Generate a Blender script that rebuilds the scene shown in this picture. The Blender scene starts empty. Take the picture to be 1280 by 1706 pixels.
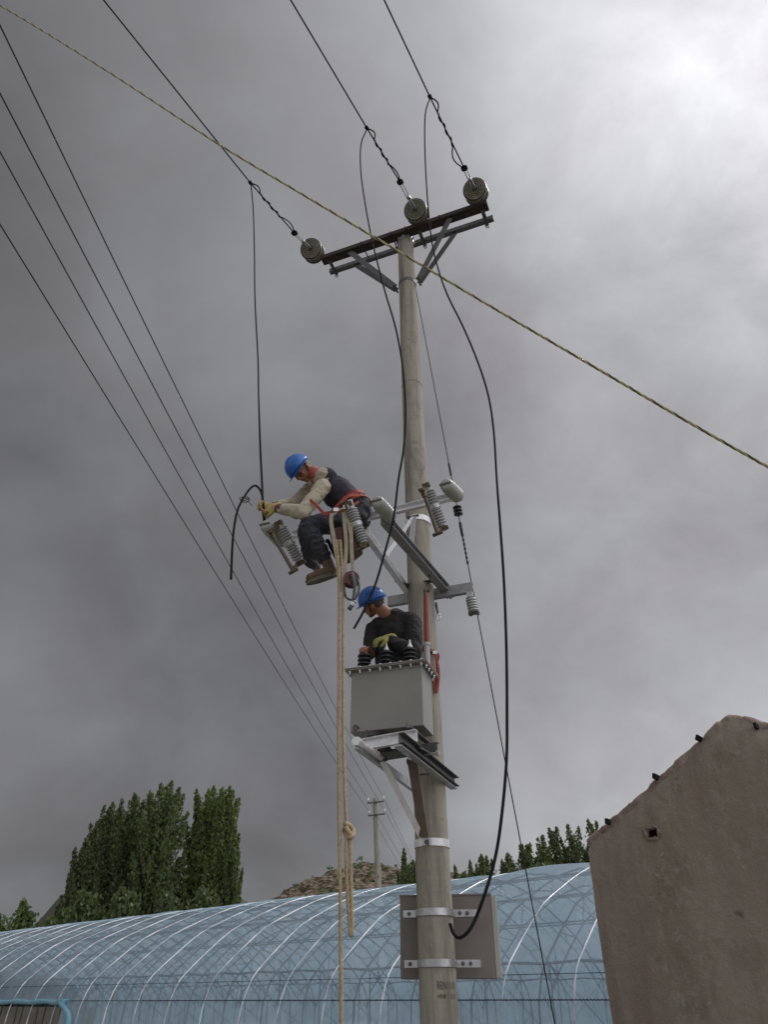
import bpy, math, random
import numpy as np
from mathutils import Vector, Matrix, noise

random.seed(7)
rng = np.random.default_rng(7)
scene = bpy.context.scene
COL = scene.collection

# ------------------------------------------------------------------ camera
CAM_Z = 1.6
PITCH = math.radians(33.5)
F = 1232.0
cam_data = bpy.data.cameras.new("camera")
cam_data.sensor_fit = 'HORIZONTAL'
cam_data.sensor_width = 36.0
cam_data.lens = 36.0 * F / 1280.0
cam_data.clip_start = 0.05
cam_data.clip_end = 2000
cam = bpy.data.objects.new("camera", cam_data)
cam.location = (0, 0, CAM_Z)
cam.rotation_euler = (math.pi / 2 + PITCH, 0, 0)
COL.objects.link(cam)
scene.camera = cam

# ------------------------------------------------------------------ light
SUN = Vector((0.50, 0.28, 0.82)).normalized()
sun_el = math.asin(SUN.z)
sun_az = math.atan2(SUN.x, SUN.y)          # clockwise from +Y
world = bpy.data.worlds.new("World")
scene.world = world
world.use_nodes = True
wt = world.node_tree
wt.nodes.clear()


def W(t, **k):
    n = wt.nodes.new(t)
    for a, b in k.items():
        setattr(n, a, b)
    return n


def wmath(op, a, b=None, c=None, clamp=False):
    n = W('ShaderNodeMath', operation=op)
    n.use_clamp = clamp
    for i, v in enumerate((a, b, c)):
        if v is None:
            continue
        if isinstance(v, (int, float)):
            n.inputs[i].default_value = v
        else:
            wt.links.new(v, n.inputs[i])
    return n.outputs[0]


w_out = W('ShaderNodeOutputWorld')
w_bg = W('ShaderNodeBackground')
w_bg.inputs['Strength'].default_value = 0.1
sky = W('ShaderNodeTexSky', sky_type='NISHITA')
sky.sun_disc = False
sky.sun_elevation = sun_el
sky.sun_rotation = sun_az
tc = W('ShaderNodeTexCoord')
vdir = W('ShaderNodeVectorMath', operation='NORMALIZE')
wt.links.new(tc.outputs['Generated'], vdir.inputs[0])
dirv = vdir.outputs[0]
dot = W('ShaderNodeVectorMath', operation='DOT_PRODUCT')
wt.links.new(dirv, dot.inputs[0])
dot.inputs[1].default_value = Vector((0.44, 0.33, 0.835)).normalized()
sep = W('ShaderNodeSeparateXYZ')
wt.links.new(dirv, sep.inputs[0])
# project onto a flat cloud deck so that clouds shrink towards the horizon
den = wmath('ADD', wmath('MAXIMUM', sep.outputs[2], 0.0), 0.7)
comb = W('ShaderNodeCombineXYZ')
wt.links.new(wmath('DIVIDE', sep.outputs[0], den), comb.inputs[0])
wt.links.new(wmath('DIVIDE', sep.outputs[1], den), comb.inputs[1])


def wnoise(scale, detail, rough, dist=0.0, off=(0, 0, 0)):
    m = W('ShaderNodeMapping')
    wt.links.new(comb.outputs[0], m.inputs[0])
    m.inputs['Location'].default_value = off
    n = W('ShaderNodeTexNoise')
    wt.links.new(m.outputs[0], n.inputs['Vector'])
    n.inputs['Scale'].default_value = scale
    n.inputs['Detail'].default_value = detail
    n.inputs['Roughness'].default_value = rough
    n.inputs['Distortion'].default_value = dist
    return n.outputs['Fac']


n_big = wnoise(2.0, 4, 0.45, 0.4, (5.5, 5.5, 0))
n_mid = wnoise(4.8, 5, 0.5, 0.35, (0.4, 5.3, 0))
n_fine = wnoise(8.0, 6, 0.6, 0.3, (2.4, 1.3, 0))
ramp = W('ShaderNodeValToRGB')
cr = ramp.color_ramp
cr.interpolation = 'B_SPLINE'
stops = [(0.0, 0.0), (0.70, 0.0), (0.86, 0.05), (0.93, 0.11), (0.968, 0.20), (1.0, 0.46)]
while len(cr.elements) < len(stops):
    cr.elements.new(0.5)
for el, (p, v) in zip(cr.elements, stops):
    el.position = p
    el.color = (v, v, v, 1)
wt.links.new(wmath('MAXIMUM', dot.outputs['Value'], 0.0), ramp.inputs[0])
rampx = W('ShaderNodeValToRGB')
cx_ = rampx.color_ramp
cx_.interpolation = 'B_SPLINE'
stx = [(0.0, 0.175), (0.30, 0.18), (0.42, 0.195), (0.50, 0.235), (0.56, 0.31), (0.63, 0.41), (0.72, 0.46), (1.0, 0.46)]
while len(cx_.elements) < len(stx):
    cx_.elements.new(0.5)
for el, (p, v) in zip(cx_.elements, stx):
    el.position = p
    el.color = (v, v, v, 1)
wt.links.new(wmath('MULTIPLY', wmath('ADD', sep.outputs[0], 1.0), 0.5), rampx.inputs[0])
base_l = wmath('ADD', ramp.outputs[0], rampx.outputs[0])
cl = wmath('ADD', wmath('MULTIPLY', wmath('SUBTRACT', n_big, 0.5), 1.35), wmath('MULTIPLY', wmath('SUBTRACT', n_mid, 0.5), 0.7))
cl = wmath('ADD', cl, wmath('MULTIPLY', wmath('SUBTRACT', n_fine, 0.5), wmath('ADD', 0.35, wmath('MULTIPLY', ramp.outputs[0], 2.4))))
cl = wmath('ADD', cl, 1.0)
cl = wmath('MINIMUM', wmath('MAXIMUM', cl, 0.55), 1.6)
# added fill: unseen sky overhead and behind the camera brightened to lift the foreground
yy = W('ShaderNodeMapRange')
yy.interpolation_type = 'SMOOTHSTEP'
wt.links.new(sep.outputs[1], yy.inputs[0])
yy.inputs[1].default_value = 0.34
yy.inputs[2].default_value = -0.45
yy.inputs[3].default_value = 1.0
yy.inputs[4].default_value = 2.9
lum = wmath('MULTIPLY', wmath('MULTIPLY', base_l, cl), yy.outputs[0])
tint = W('ShaderNodeMix', data_type='RGBA')
tint.inputs[6].default_value = (1.0, 0.965, 1.008, 1)
tint.inputs[7].default_value = (0.96, 0.985, 1.03, 1)
tf = wmath('MULTIPLY', wmath('SUBTRACT', n_mid, 0.35), 3.0, clamp=True)
wt.links.new(tf, tint.inputs[0])
scl = W('ShaderNodeVectorMath', operation='SCALE')
wt.links.new(tint.outputs[2], scl.inputs[0])
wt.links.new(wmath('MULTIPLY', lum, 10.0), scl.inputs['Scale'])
mixc = W('ShaderNodeMix', data_type='RGBA')
mixc.inputs[0].default_value = 0.97
wt.links.new(sky.outputs[0], mixc.inputs[6])
wt.links.new(scl.outputs[0], mixc.inputs[7])
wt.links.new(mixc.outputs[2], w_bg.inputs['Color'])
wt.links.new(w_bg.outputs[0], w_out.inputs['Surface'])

sun_d = bpy.data.lights.new("sun", 'SUN')
sun_d.energy = 1.5
sun_d.angle = math.radians(14)
sun_d.color = (1.0, 0.96, 0.9)
sun_o = bpy.data.objects.new("sun", sun_d)
sun_o.rotation_euler = SUN.to_track_quat('Z', 'Y').to_euler()
COL.objects.link(sun_o)
vs = scene.view_settings
vs.view_transform = 'Standard'
vs.look = 'None'
vs.exposure = 0.0
vs.gamma = 1.0
vs.use_curve_mapping = False

# ------------------------------------------------------------------ measuring helpers
cP, sP = math.cos(PITCH), math.sin(PITCH)


def ray(px, py):
    u = (px - 640) / F
    v = (853 - py) / F
    return Vector((u, cP - v * sP, sP + v * cP))


def AY(px, py, y):
    r = ray(px, py)
    return r * (y / r.y) + Vector((0, 0, CAM_Z))


def AZ(px, py, z):
    r = ray(px, py)
    return r * ((z - CAM_Z) / r.z) + Vector((0, 0, CAM_Z))


# ------------------------------------------------------------------ object helpers
def tag(o, label=None, cat=None, group=None, kind=None):
    if label:
        o['label'] = label
    if cat:
        o['category'] = cat
    if group:
        o['group'] = group
    if kind:
        o['kind'] = kind
    return o


def thing(name, label, cat, loc, group=None):
    o = bpy.data.objects.new(name, None)
    o.empty_display_size = 0.2
    o.location = loc
    COL.objects.link(o)
    return tag(o, label, cat, group)


def org(o):
    v = Vector((0, 0, 0))
    while o is not None:
        v += o.location
        o = o.parent
    return v


def perp(d):
    d = d.normalized()
    a = Vector((0, 0, 1)) if abs(d.z) < 0.9 else Vector((1, 0, 0))
    x = a.cross(d).normalized()
    return x, d.cross(x).normalized()


def catmull(pts, n=6, rad=None):
    P = [Vector(p) for p in pts]
    if len(P) < 3:
        return P, rad
    out, ro = [], []
    R = rad if rad else [1] * len(P)
    for i in range(len(P) - 1):
        p0 = P[i - 1] if i else P[0] * 2 - P[1]
        p1, p2 = P[i], P[i + 1]
        p3 = P[i + 2] if i + 2 < len(P) else P[-1] * 2 - P[-2]
        for k in range(n):
            t = k / n
            t2, t3 = t * t, t * t * t
            out.append(0.5 * (2 * p1 + (p2 - p0) * t + (2 * p0 - 5 * p1 + 4 * p2 - p3) * t2 + (3 * p1 - p0 - 3 * p2 + p3) * t3))
            ro.append(R[i] * (1 - t) + R[i + 1] * t)
    out.append(P[-1])
    ro.append(R[-1])
    return out, ro


class MB:
    def __init__(s):
        s.v, s.f = [], []

    def add(s, vs_, fs):
        n = len(s.v)
        s.v += [Vector(v) for v in vs_]
        s.f += [tuple(i + n for i in f) for f in fs]
        return s

    def obox(s, c, ax, ay, az, hx, hy, hz):
        c = Vector(c)
        vs_ = [c + ax * hx * i + ay * hy * j + az * hz * k for k in (-1, 1) for j in (-1, 1) for i in (-1, 1)]
        return s.add(vs_, [(0, 2, 3, 1), (4, 5, 7, 6), (0, 1, 5, 4), (2, 6, 7, 3), (0, 4, 6, 2), (1, 3, 7, 5)])

    def bar(s, a, b, w, h, up=Vector((0, 0, 1))):
        a, b = Vector(a), Vector(b)
        d = (b - a).normalized()
        x = d.cross(up).normalized()
        z = x.cross(d).normalized()
        return s.obox((a + b) / 2, x, d, z, w / 2, (b - a).length / 2, h / 2)

    def prism(s, a, b, prof, up=Vector((0, 0, 1))):
        """extrude a closed 2-D profile (x sideways, z up) from a to b"""
        a, b = Vector(a), Vector(b)
        d = (b - a).normalized()
        x = d.cross(up).normalized()
        z = x.cross(d).normalized()
        n = len(prof)
        vs_ = [a + x * p[0] + z * p[1] for p in prof] + [b + x * p[0] + z * p[1] for p in prof]
        fs = [(i, (i + 1) % n, n + (i + 1) % n, n + i) for i in range(n)]
        fs += [tuple(range(n - 1, -1, -1)), tuple(range(n, 2 * n))]
        return s.add(vs_, fs)

    def channel(s, a, b, h, w, t, up=Vector((0, 0, 1)), side=1):
        p = [(0, -h / 2), (w, -h / 2), (w, -h / 2 + t), (t, -h / 2 + t), (t, h / 2 - t), (w, h / 2 - t), (w, h / 2), (0, h / 2)]
        p = [(x * side, z) for x, z in p]
        return s.prism(a, b, p, up)

    def angle(s, a, b, w, t, up=Vector((0, 0, 1)), side=1, vert=1):
        p = [(0, 0), (w, 0), (w, t), (t, t), (t, w), (0, w)]
        p = [(x * side, z * vert) for x, z in p]
        return s.prism(a, b, p, up)

    def tube(s, pts, r, seg=8, smooth_n=0, cap=True):
        pts = [Vector(p) for p in pts]
        R = list(r) if isinstance(r, (list, tuple)) else [r] * len(pts)
        if smooth_n:
            pts, R = catmull(pts, smooth_n, R)
        n = len(pts)
        t0 = (pts[1] - pts[0]).normalized()
        x, y = perp(t0)
        rings = []
        for i in range(n):
            t = (pts[min(i + 1, n - 1)] - pts[max(i - 1, 0)])
            t = t.normalized() if t.length > 1e-9 else t0
            x = (x - t * x.dot(t))
            x = x.normalized() if x.length > 1e-6 else perp(t)[0]
            y = t.cross(x)
            rings.append([pts[i] + (x * math.cos(a) + y * math.sin(a)) * R[i] for a in [2 * math.pi * k / seg for k in range(seg)]])
        vs_ = [v for rg in rings for v in rg]
        fs = []
        for i in range(n - 1):
            for k in range(seg):
                k2 = (k + 1) % seg
                fs.append((i * seg + k, i * seg + k2, (i + 1) * seg + k2, (i + 1) * seg + k))
        if cap:
            fs.append(tuple(range(seg - 1, -1, -1)))
            fs.append(tuple((n - 1) * seg + k for k in range(seg)))
        return s.add(vs_, fs)

    def lathe(s, p0, axis, prof, seg=24):
        """prof: list of (distance along axis, radius)"""
        p0 = Vector(p0)
        d = Vector(axis).normalized()
        x, y = perp(d)
        vs_ = []
        for (h, r) in prof:
            for k in range(seg):
                a = 2 * math.pi * k / seg
                vs_.append(p0 + d * h + (x * math.cos(a) + y * math.sin(a)) * max(r, 1e-4))
        n = len(prof)
        fs = []
        for i in range(n - 1):
            for k in range(seg):
                k2 = (k + 1) % seg
                fs.append((i * seg + k, i * seg + k2, (i + 1) * seg + k2, (i + 1) * seg + k))
        fs.append(tuple(range(seg - 1, -1, -1)))
        fs.append(tuple((n - 1) * seg + k for k in range(seg)))
        return s.add(vs_, fs)

    def cyl(s, a, b, r, seg=12):
        return s.tube([a, b], r, seg)

    def ell(s, c, ax, ay, az, rx, ry, rz, nu=20, nv=12):
        c = Vector(c)
        vs_ = [c - az * rz]
        for j in range(1, nv):
            t = math.pi * j / nv - math.pi / 2
            for i in range(nu):
                a = 2 * math.pi * i / nu
                vs_.append(c + ax * rx * math.cos(t) * math.cos(a) + ay * ry * math.cos(t) * math.sin(a) + az * rz * math.sin(t))
        vs_.append(c + az * rz)
        fs = []
        for i in range(nu):
            fs.append((0, 1 + (i + 1) % nu, 1 + i))
            for j in range(nv - 2):
                a, b = 1 + j * nu + i, 1 + j * nu + (i + 1) % nu
                fs.append((a, b, b + nu, a + nu))
            fs.append((len(vs_) - 1, 1 + (nv - 2) * nu + i, 1 + (nv - 2) * nu + (i + 1) % nu))
        return s.add(vs_, fs)

    def sph(s, c, r, nu=14, nv=8):
        return s.ell(c, Vector((1, 0, 0)), Vector((0, 1, 0)), Vector((0, 0, 1)), r, r, r, nu, nv)

    def build(s, name, mat, parent=None, smooth=False, bevel=0.0, angle=None):
        o_ = org(parent) if parent is not None else Vector((0, 0, 0))
        me = bpy.data.meshes.new(name)
        me.from_pydata([tuple(v - o_) for v in s.v], [], s.f)
        me.update()
        if smooth:
            me.polygons.foreach_set('use_smooth', [True] * len(me.polygons))
            if angle:
                me.set_sharp_from_angle(angle=math.radians(angle))
        me.materials.append(mat)
        ob = bpy.data.objects.new(name, me)
        COL.objects.link(ob)
        if parent is not None:
            ob.parent = parent
        if bevel:
            m = ob.modifiers.new('bevel', 'BEVEL')
            m.width = bevel
            m.segments = 2
            m.limit_method = 'ANGLE'
        return ob

    def flesh(s, name, mat, parent, voxel=0.008, smooth_it=6, wrinkle=0.0, wscale=12.0, seed=0.0):
        """fuse overlapping closed shapes into ONE continuous smooth surface"""
        me = bpy.data.meshes.new('tmp')
        me.from_pydata([tuple(v) for v in s.v], [], s.f)
        ob = bpy.data.objects.new('tmp', me)
        ws = bpy.data.scenes.get('workshop') or bpy.data.scenes.new('workshop')
        ws.collection.objects.link(ob)
        m = ob.modifiers.new('r', 'REMESH')
        m.mode = 'VOXEL'
        m.voxel_size = voxel
        m2 = ob.modifiers.new('s', 'SMOOTH')
        m2.iterations = smooth_it
        m2.factor = 0.5
        vl = ws.view_layers[0]
        vl.update()
        dg = vl.depsgraph
        ev = ob.evaluated_get(dg)
        out = bpy.data.meshes.new_from_object(ev)
        bpy.data.objects.remove(ob)
        bpy.data.meshes.remove(me)
        o_ = org(parent)
        nrms = [v.normal.copy() for v in out.vertices]
        cos_ = []
        for v, nrm in zip(out.vertices, nrms):
            co = Vector(v.co)
            if wrinkle:
                q = co * wscale + Vector((seed, seed * 2, seed))
                w = noise.noise(Vector((q.x, q.y, q.z * 1.7))) + 0.5 * noise.noise(q * 2.3)
                w = -abs(w) * 1.2 + 0.35
                co = co + nrm * (w * wrinkle)
            co = co - o_
            cos_ += [co.x, co.y, co.z]
        out.vertices.foreach_set('co', cos_)
        out.update()
        out.polygons.foreach_set('use_smooth', [True] * len(out.polygons))
        out.materials.clear()
        out.materials.append(mat)
        out.name = name
        ob = bpy.data.objects.new(name, out)
        COL.objects.link(ob)
        ob.parent = parent
        return ob


# ------------------------------------------------------------------ materials
def material(name, build):
    m = bpy.data.materials.new(name)
    m.use_nodes = True
    nt = m.node_tree
    nt.nodes.clear()
    out = nt.nodes.new('ShaderNodeOutputMaterial')
    sh = build(nt)
    nt.links.new(sh, out.inputs['Surface'])
    return m


def N(nt, t, **k):
    n = nt.nodes.new(t)
    for a, b in k.items():
        setattr(n, a, b)
    return n


def mix_col(nt, fac, a, b, mode='MIX'):
    n = N(nt, 'ShaderNodeMix', data_type='RGBA', blend_type=mode)
    for i, v in ((0, fac), (6, a), (7, b)):
        if isinstance(v, (int, float)):
            n.inputs[i].default_value = v
        elif isinstance(v, tuple):
            n.inputs[i].default_value = (*v, 1) if len(v) == 3 else v
        else:
            nt.links.new(v, n.inputs[i])
    return n.outputs[2]


def tex_noise(nt, scale, detail=4, rough=0.55, stretch=(1, 1, 1), dist=0.0, lo=None, hi=None):
    c = N(nt, 'ShaderNodeTexCoord')
    mp = N(nt, 'ShaderNodeMapping')
    mp.inputs['Scale'].default_value = stretch
    nt.links.new(c.outputs['Object'], mp.inputs[0])
    n = N(nt, 'ShaderNodeTexNoise')
    n.inputs['Scale'].default_value = scale
    n.inputs['Detail'].default_value = detail
    n.inputs['Roughness'].default_value = rough
    n.inputs['Distortion'].default_value = dist
    nt.links.new(mp.outputs[0], n.inputs['Vector'])
    o = n.outputs['Fac']
    if lo is not None:
        r = N(nt, 'ShaderNodeMapRange')
        r.inputs[1].default_value = lo
        r.inputs[2].default_value = hi
        nt.links.new(o, r.inputs[0])
        o = r.outputs[0]
    return o


def bsdf(nt, col, rough=0.6, metal=0.0, bump=None, strength=0.3, dist=0.01, spec=0.5, **k):
    b = N(nt, 'ShaderNodeBsdfPrincipled')
    if isinstance(col, tuple):
        b.inputs['Base Color'].default_value = (*col, 1)
    else:
        nt.links.new(col, b.inputs['Base Color'])
    if isinstance(rough, (int, float)):
        b.inputs['Roughness'].default_value = rough
    else:
        nt.links.new(rough, b.inputs['Roughness'])
    b.inputs['Metallic'].default_value = metal
    b.inputs['Specular IOR Level'].default_value = spec
    for kk, vv in k.items():
        b.inputs[kk].default_value = vv
    if bump is not None:
        bp = N(nt, 'ShaderNodeBump')
        bp.inputs['Strength'].default_value = strength
        bp.inputs['Distance'].default_value = dist
        nt.links.new(bump, bp.inputs['Height'])
        nt.links.new(bp.outputs[0], b.inputs['Normal'])
    return b.outputs[0]


def simple(name, c1, c2, scale=8.0, rough=0.6, metal=0.0, lo=0.35, hi=0.65, strength=0.2, dist=0.004, stretch=(1, 1, 1), spec=0.5, detail=5):
    def f(nt):
        n = tex_noise(nt, scale, detail, 0.6, stretch, 0, lo, hi)
        n2 = tex_noise(nt, scale * 4, 4, 0.6, stretch)
        return bsdf(nt, mix_col(nt, n, c1, c2), rough, metal, n2, strength, dist, spec)
    return material(name, f)


def m_concrete(nt):
    a = tex_noise(nt, 2.2, 6, 0.6, (1, 1, 0.25), 0.2, 0.3, 0.7)
    b = tex_noise(nt, 10, 6, 0.7, (1, 1, 0.06), 0.0, 0.48, 0.72)
    c = tex_noise(nt, 26, 5, 0.7, (1, 1, 0.5), 0.5, 0.60, 0.74)
    ring = tex_noise(nt, 9, 3, 0.6, (0.05, 0.05, 3), 0, 0.35, 0.65)
    col = mix_col(nt, a, (0.255, 0.24, 0.205), (0.35, 0.325, 0.29))
    col = mix_col(nt, ring, col, (0.31, 0.295, 0.235))
    col2 = mix_col(nt, b, col, (0.15, 0.135, 0.105))
    col3 = mix_col(nt, c, col2, (0.13, 0.11, 0.085))
    d = tex_noise(nt, 5.5, 7, 0.7, (1, 1, 0.45), 0.8, 0.52, 0.68)
    col3 = mix_col(nt, d, col3, (0.19, 0.175, 0.15))
    return bsdf(nt, col3, 0.85, 0, tex_noise(nt, 60, 6, 0.7), 0.35, 0.004, 0.3)


def m_galv(nt, v=0.55, metal=0.75, r0=0.28, r1=0.5):
    a = tex_noise(nt, 14, 4, 0.6, (1, 1, 1), 0.3, 0.3, 0.7)
    col = mix_col(nt, a, (v, v, v * 1.01), (v * 0.72, v * 0.73, v * 0.76))
    r = N(nt, 'ShaderNodeMapRange')
    nt.links.new(a, r.inputs[0])
    r.inputs[3].default_value = r0
    r.inputs[4].default_value = r1
    return bsdf(nt, col, r.outputs[0], metal, tex_noise(nt, 30, 4), 0.12, 0.003)


def m_plaster(nt):
    a = tex_noise(nt, 0.9, 6, 0.6, (1, 1, 0.6), 0.3, 0.3, 0.7)
    b = tex_noise(nt, 3.5, 6, 0.65, (1, 1, 0.5), 0.6, 0.5, 0.75)
    st = tex_noise(nt, 5, 5, 0.6, (1, 1, 0.07), 0.0, 0.45, 0.75)
    sp = tex_noise(nt, 4.2, 2, 0.5, (1, 1, 1.3), 0.0, 0.70, 0.78)
    col = mix_col(nt, a, (0.275, 0.238, 0.192), (0.355, 0.305, 0.255))
    col = mix_col(nt, b, col, (0.20, 0.172, 0.135))
    cr_ = tex_noise(nt, 14, 7, 0.75, (1, 1, 0.8), 0.4, 0.52, 0.62)
    col = mix_col(nt, cr_, col, (0.34, 0.305, 0.26))
    col = mix_col(nt, st, col, (0.25, 0.19, 0.16))
    col = mix_col(nt, sp, col, (0.10, 0.08, 0.06))
    return bsdf(nt, col, 0.95, 0, tex_noise(nt, 14, 9, 0.75), 1.0, 0.03, 0.2)


def m_film(nt):
    lp = tex_noise(nt, 1.3, 5, 0.6, (1, 1, 1), 0.8)
    fine = tex_noise(nt, 6, 6, 0.65, (1, 1, 1), 1.2)
    dirt = tex_noise(nt, 3, 6, 0.6, (1, 1, 0.6), 0.5, 0.35, 0.75)
    bp = N(nt, 'ShaderNodeBump')
    bp.inputs['Strength'].default_value = 0.25
    bp.inputs['Distance'].default_value = 0.03
    ad = N(nt, 'ShaderNodeMath', operation='ADD')
    nt.links.new(lp, ad.inputs[0])
    nt.links.new(fine, ad.inputs[1])
    nt.links.new(ad.outputs[0], bp.inputs['Height'])
    col = mix_col(nt, dirt, (0.52, 0.67, 0.80), (0.58, 0.67, 0.76))
    b = N(nt, 'ShaderNodeBsdfPrincipled')
    nt.links.new(col, b.inputs['Base Color'])
    b.inputs['Roughness'].default_value = 0.28
    b.inputs['Specular IOR Level'].default_value = 0.55
    nt.links.new(bp.outputs[0], b.inputs['Normal'])
    tl = N(nt, 'ShaderNodeBsdfTranslucent')
    tl.inputs[0].default_value = (0.60, 0.76, 0.88, 1)
    mx = N(nt, 'ShaderNodeMixShader')
    mx.inputs[0].default_value = 0.5
    nt.links.new(b.outputs[0], mx.inputs[1])
    nt.links.new(tl.outputs[0], mx.inputs[2])
    tr = N(nt, 'ShaderNodeBsdfTransparent')
    tr.inputs[0].default_value = (0.80, 0.91, 0.98, 1)
    m2 = N(nt, 'ShaderNodeMixShader')
    fr = N(nt, 'ShaderNodeMapRange')
    nt.links.new(dirt, fr.inputs[0])
    fr.inputs[3].default_value = 0.56
    fr.inputs[4].default_value = 0.38
    nt.links.new(fr.outputs[0], m2.inputs[0])
    nt.links.new(mx.outputs[0], m2.inputs[1])
    nt.links.new(tr.outputs[0], m2.inputs[2])
    return m2.outputs[0]


def m_leaf(c1, c2, c3):
    def f(nt):
        a = tex_noise(nt, 0.8, 3, 0.6, (1, 1, 0.5), 0, 0.35, 0.65)
        b = tex_noise(nt, 5, 3, 0.6, (1, 1, 1), 0, 0.4, 0.7)
        col = mix_col(nt, a, c1, c2)
        col = mix_col(nt, b, col, c3)
        s1 = bsdf(nt, col, 0.5, 0, spec=0.3)
        t = N(nt, 'ShaderNodeBsdfTranslucent')
        nt.links.new(mix_col(nt, 0.5, col, (0.12, 0.17, 0.02)), t.inputs[0])
        m = N(nt, 'ShaderNodeMixShader')
        m.inputs[0].default_value = 0.3
        nt.links.new(s1, m.inputs[1])
        nt.links.new(t.outputs[0], m.inputs[2])
        return m.outputs[0]
    return f


def m_hill(nt):
    v = N(nt, 'ShaderNodeTexVoronoi')
    c = N(nt, 'ShaderNodeTexCoord')
    mp = N(nt, 'ShaderNodeMapping')
    mp.inputs['Scale'].default_value = (0.9, 0.9, 1.9)
    nt.links.new(c.outputs['Object'], mp.inputs[0])
    nt.links.new(mp.outputs[0], v.inputs['Vector'])
    v.inputs['Scale'].default_value = 1.7
    r = N(nt, 'ShaderNodeValToRGB')
    r.color_ramp.elements[0].color = (0.055, 0.042, 0.03, 1)
    r.color_ramp.elements[0].position = 0.12
    r.color_ramp.elements[1].color = (0.19, 0.155, 0.12, 1)
    r.color_ramp.elements[1].position = 0.75
    sepc = N(nt, 'ShaderNodeSeparateColor')
    nt.links.new(v.outputs['Color'], sepc.inputs[0])
    nt.links.new(sepc.outputs[0], r.inputs[0])
    g = tex_noise(nt, 0.09, 5, 0.6, (1, 1, 1), 0.3, 0.50, 0.62)
    col = mix_col(nt, g, r.outputs[0], (0.055, 0.06, 0.03))
    return bsdf(nt, col, 0.95, 0, v.outputs['Distance'], 0.8, 0.5, 0.1)


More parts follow.
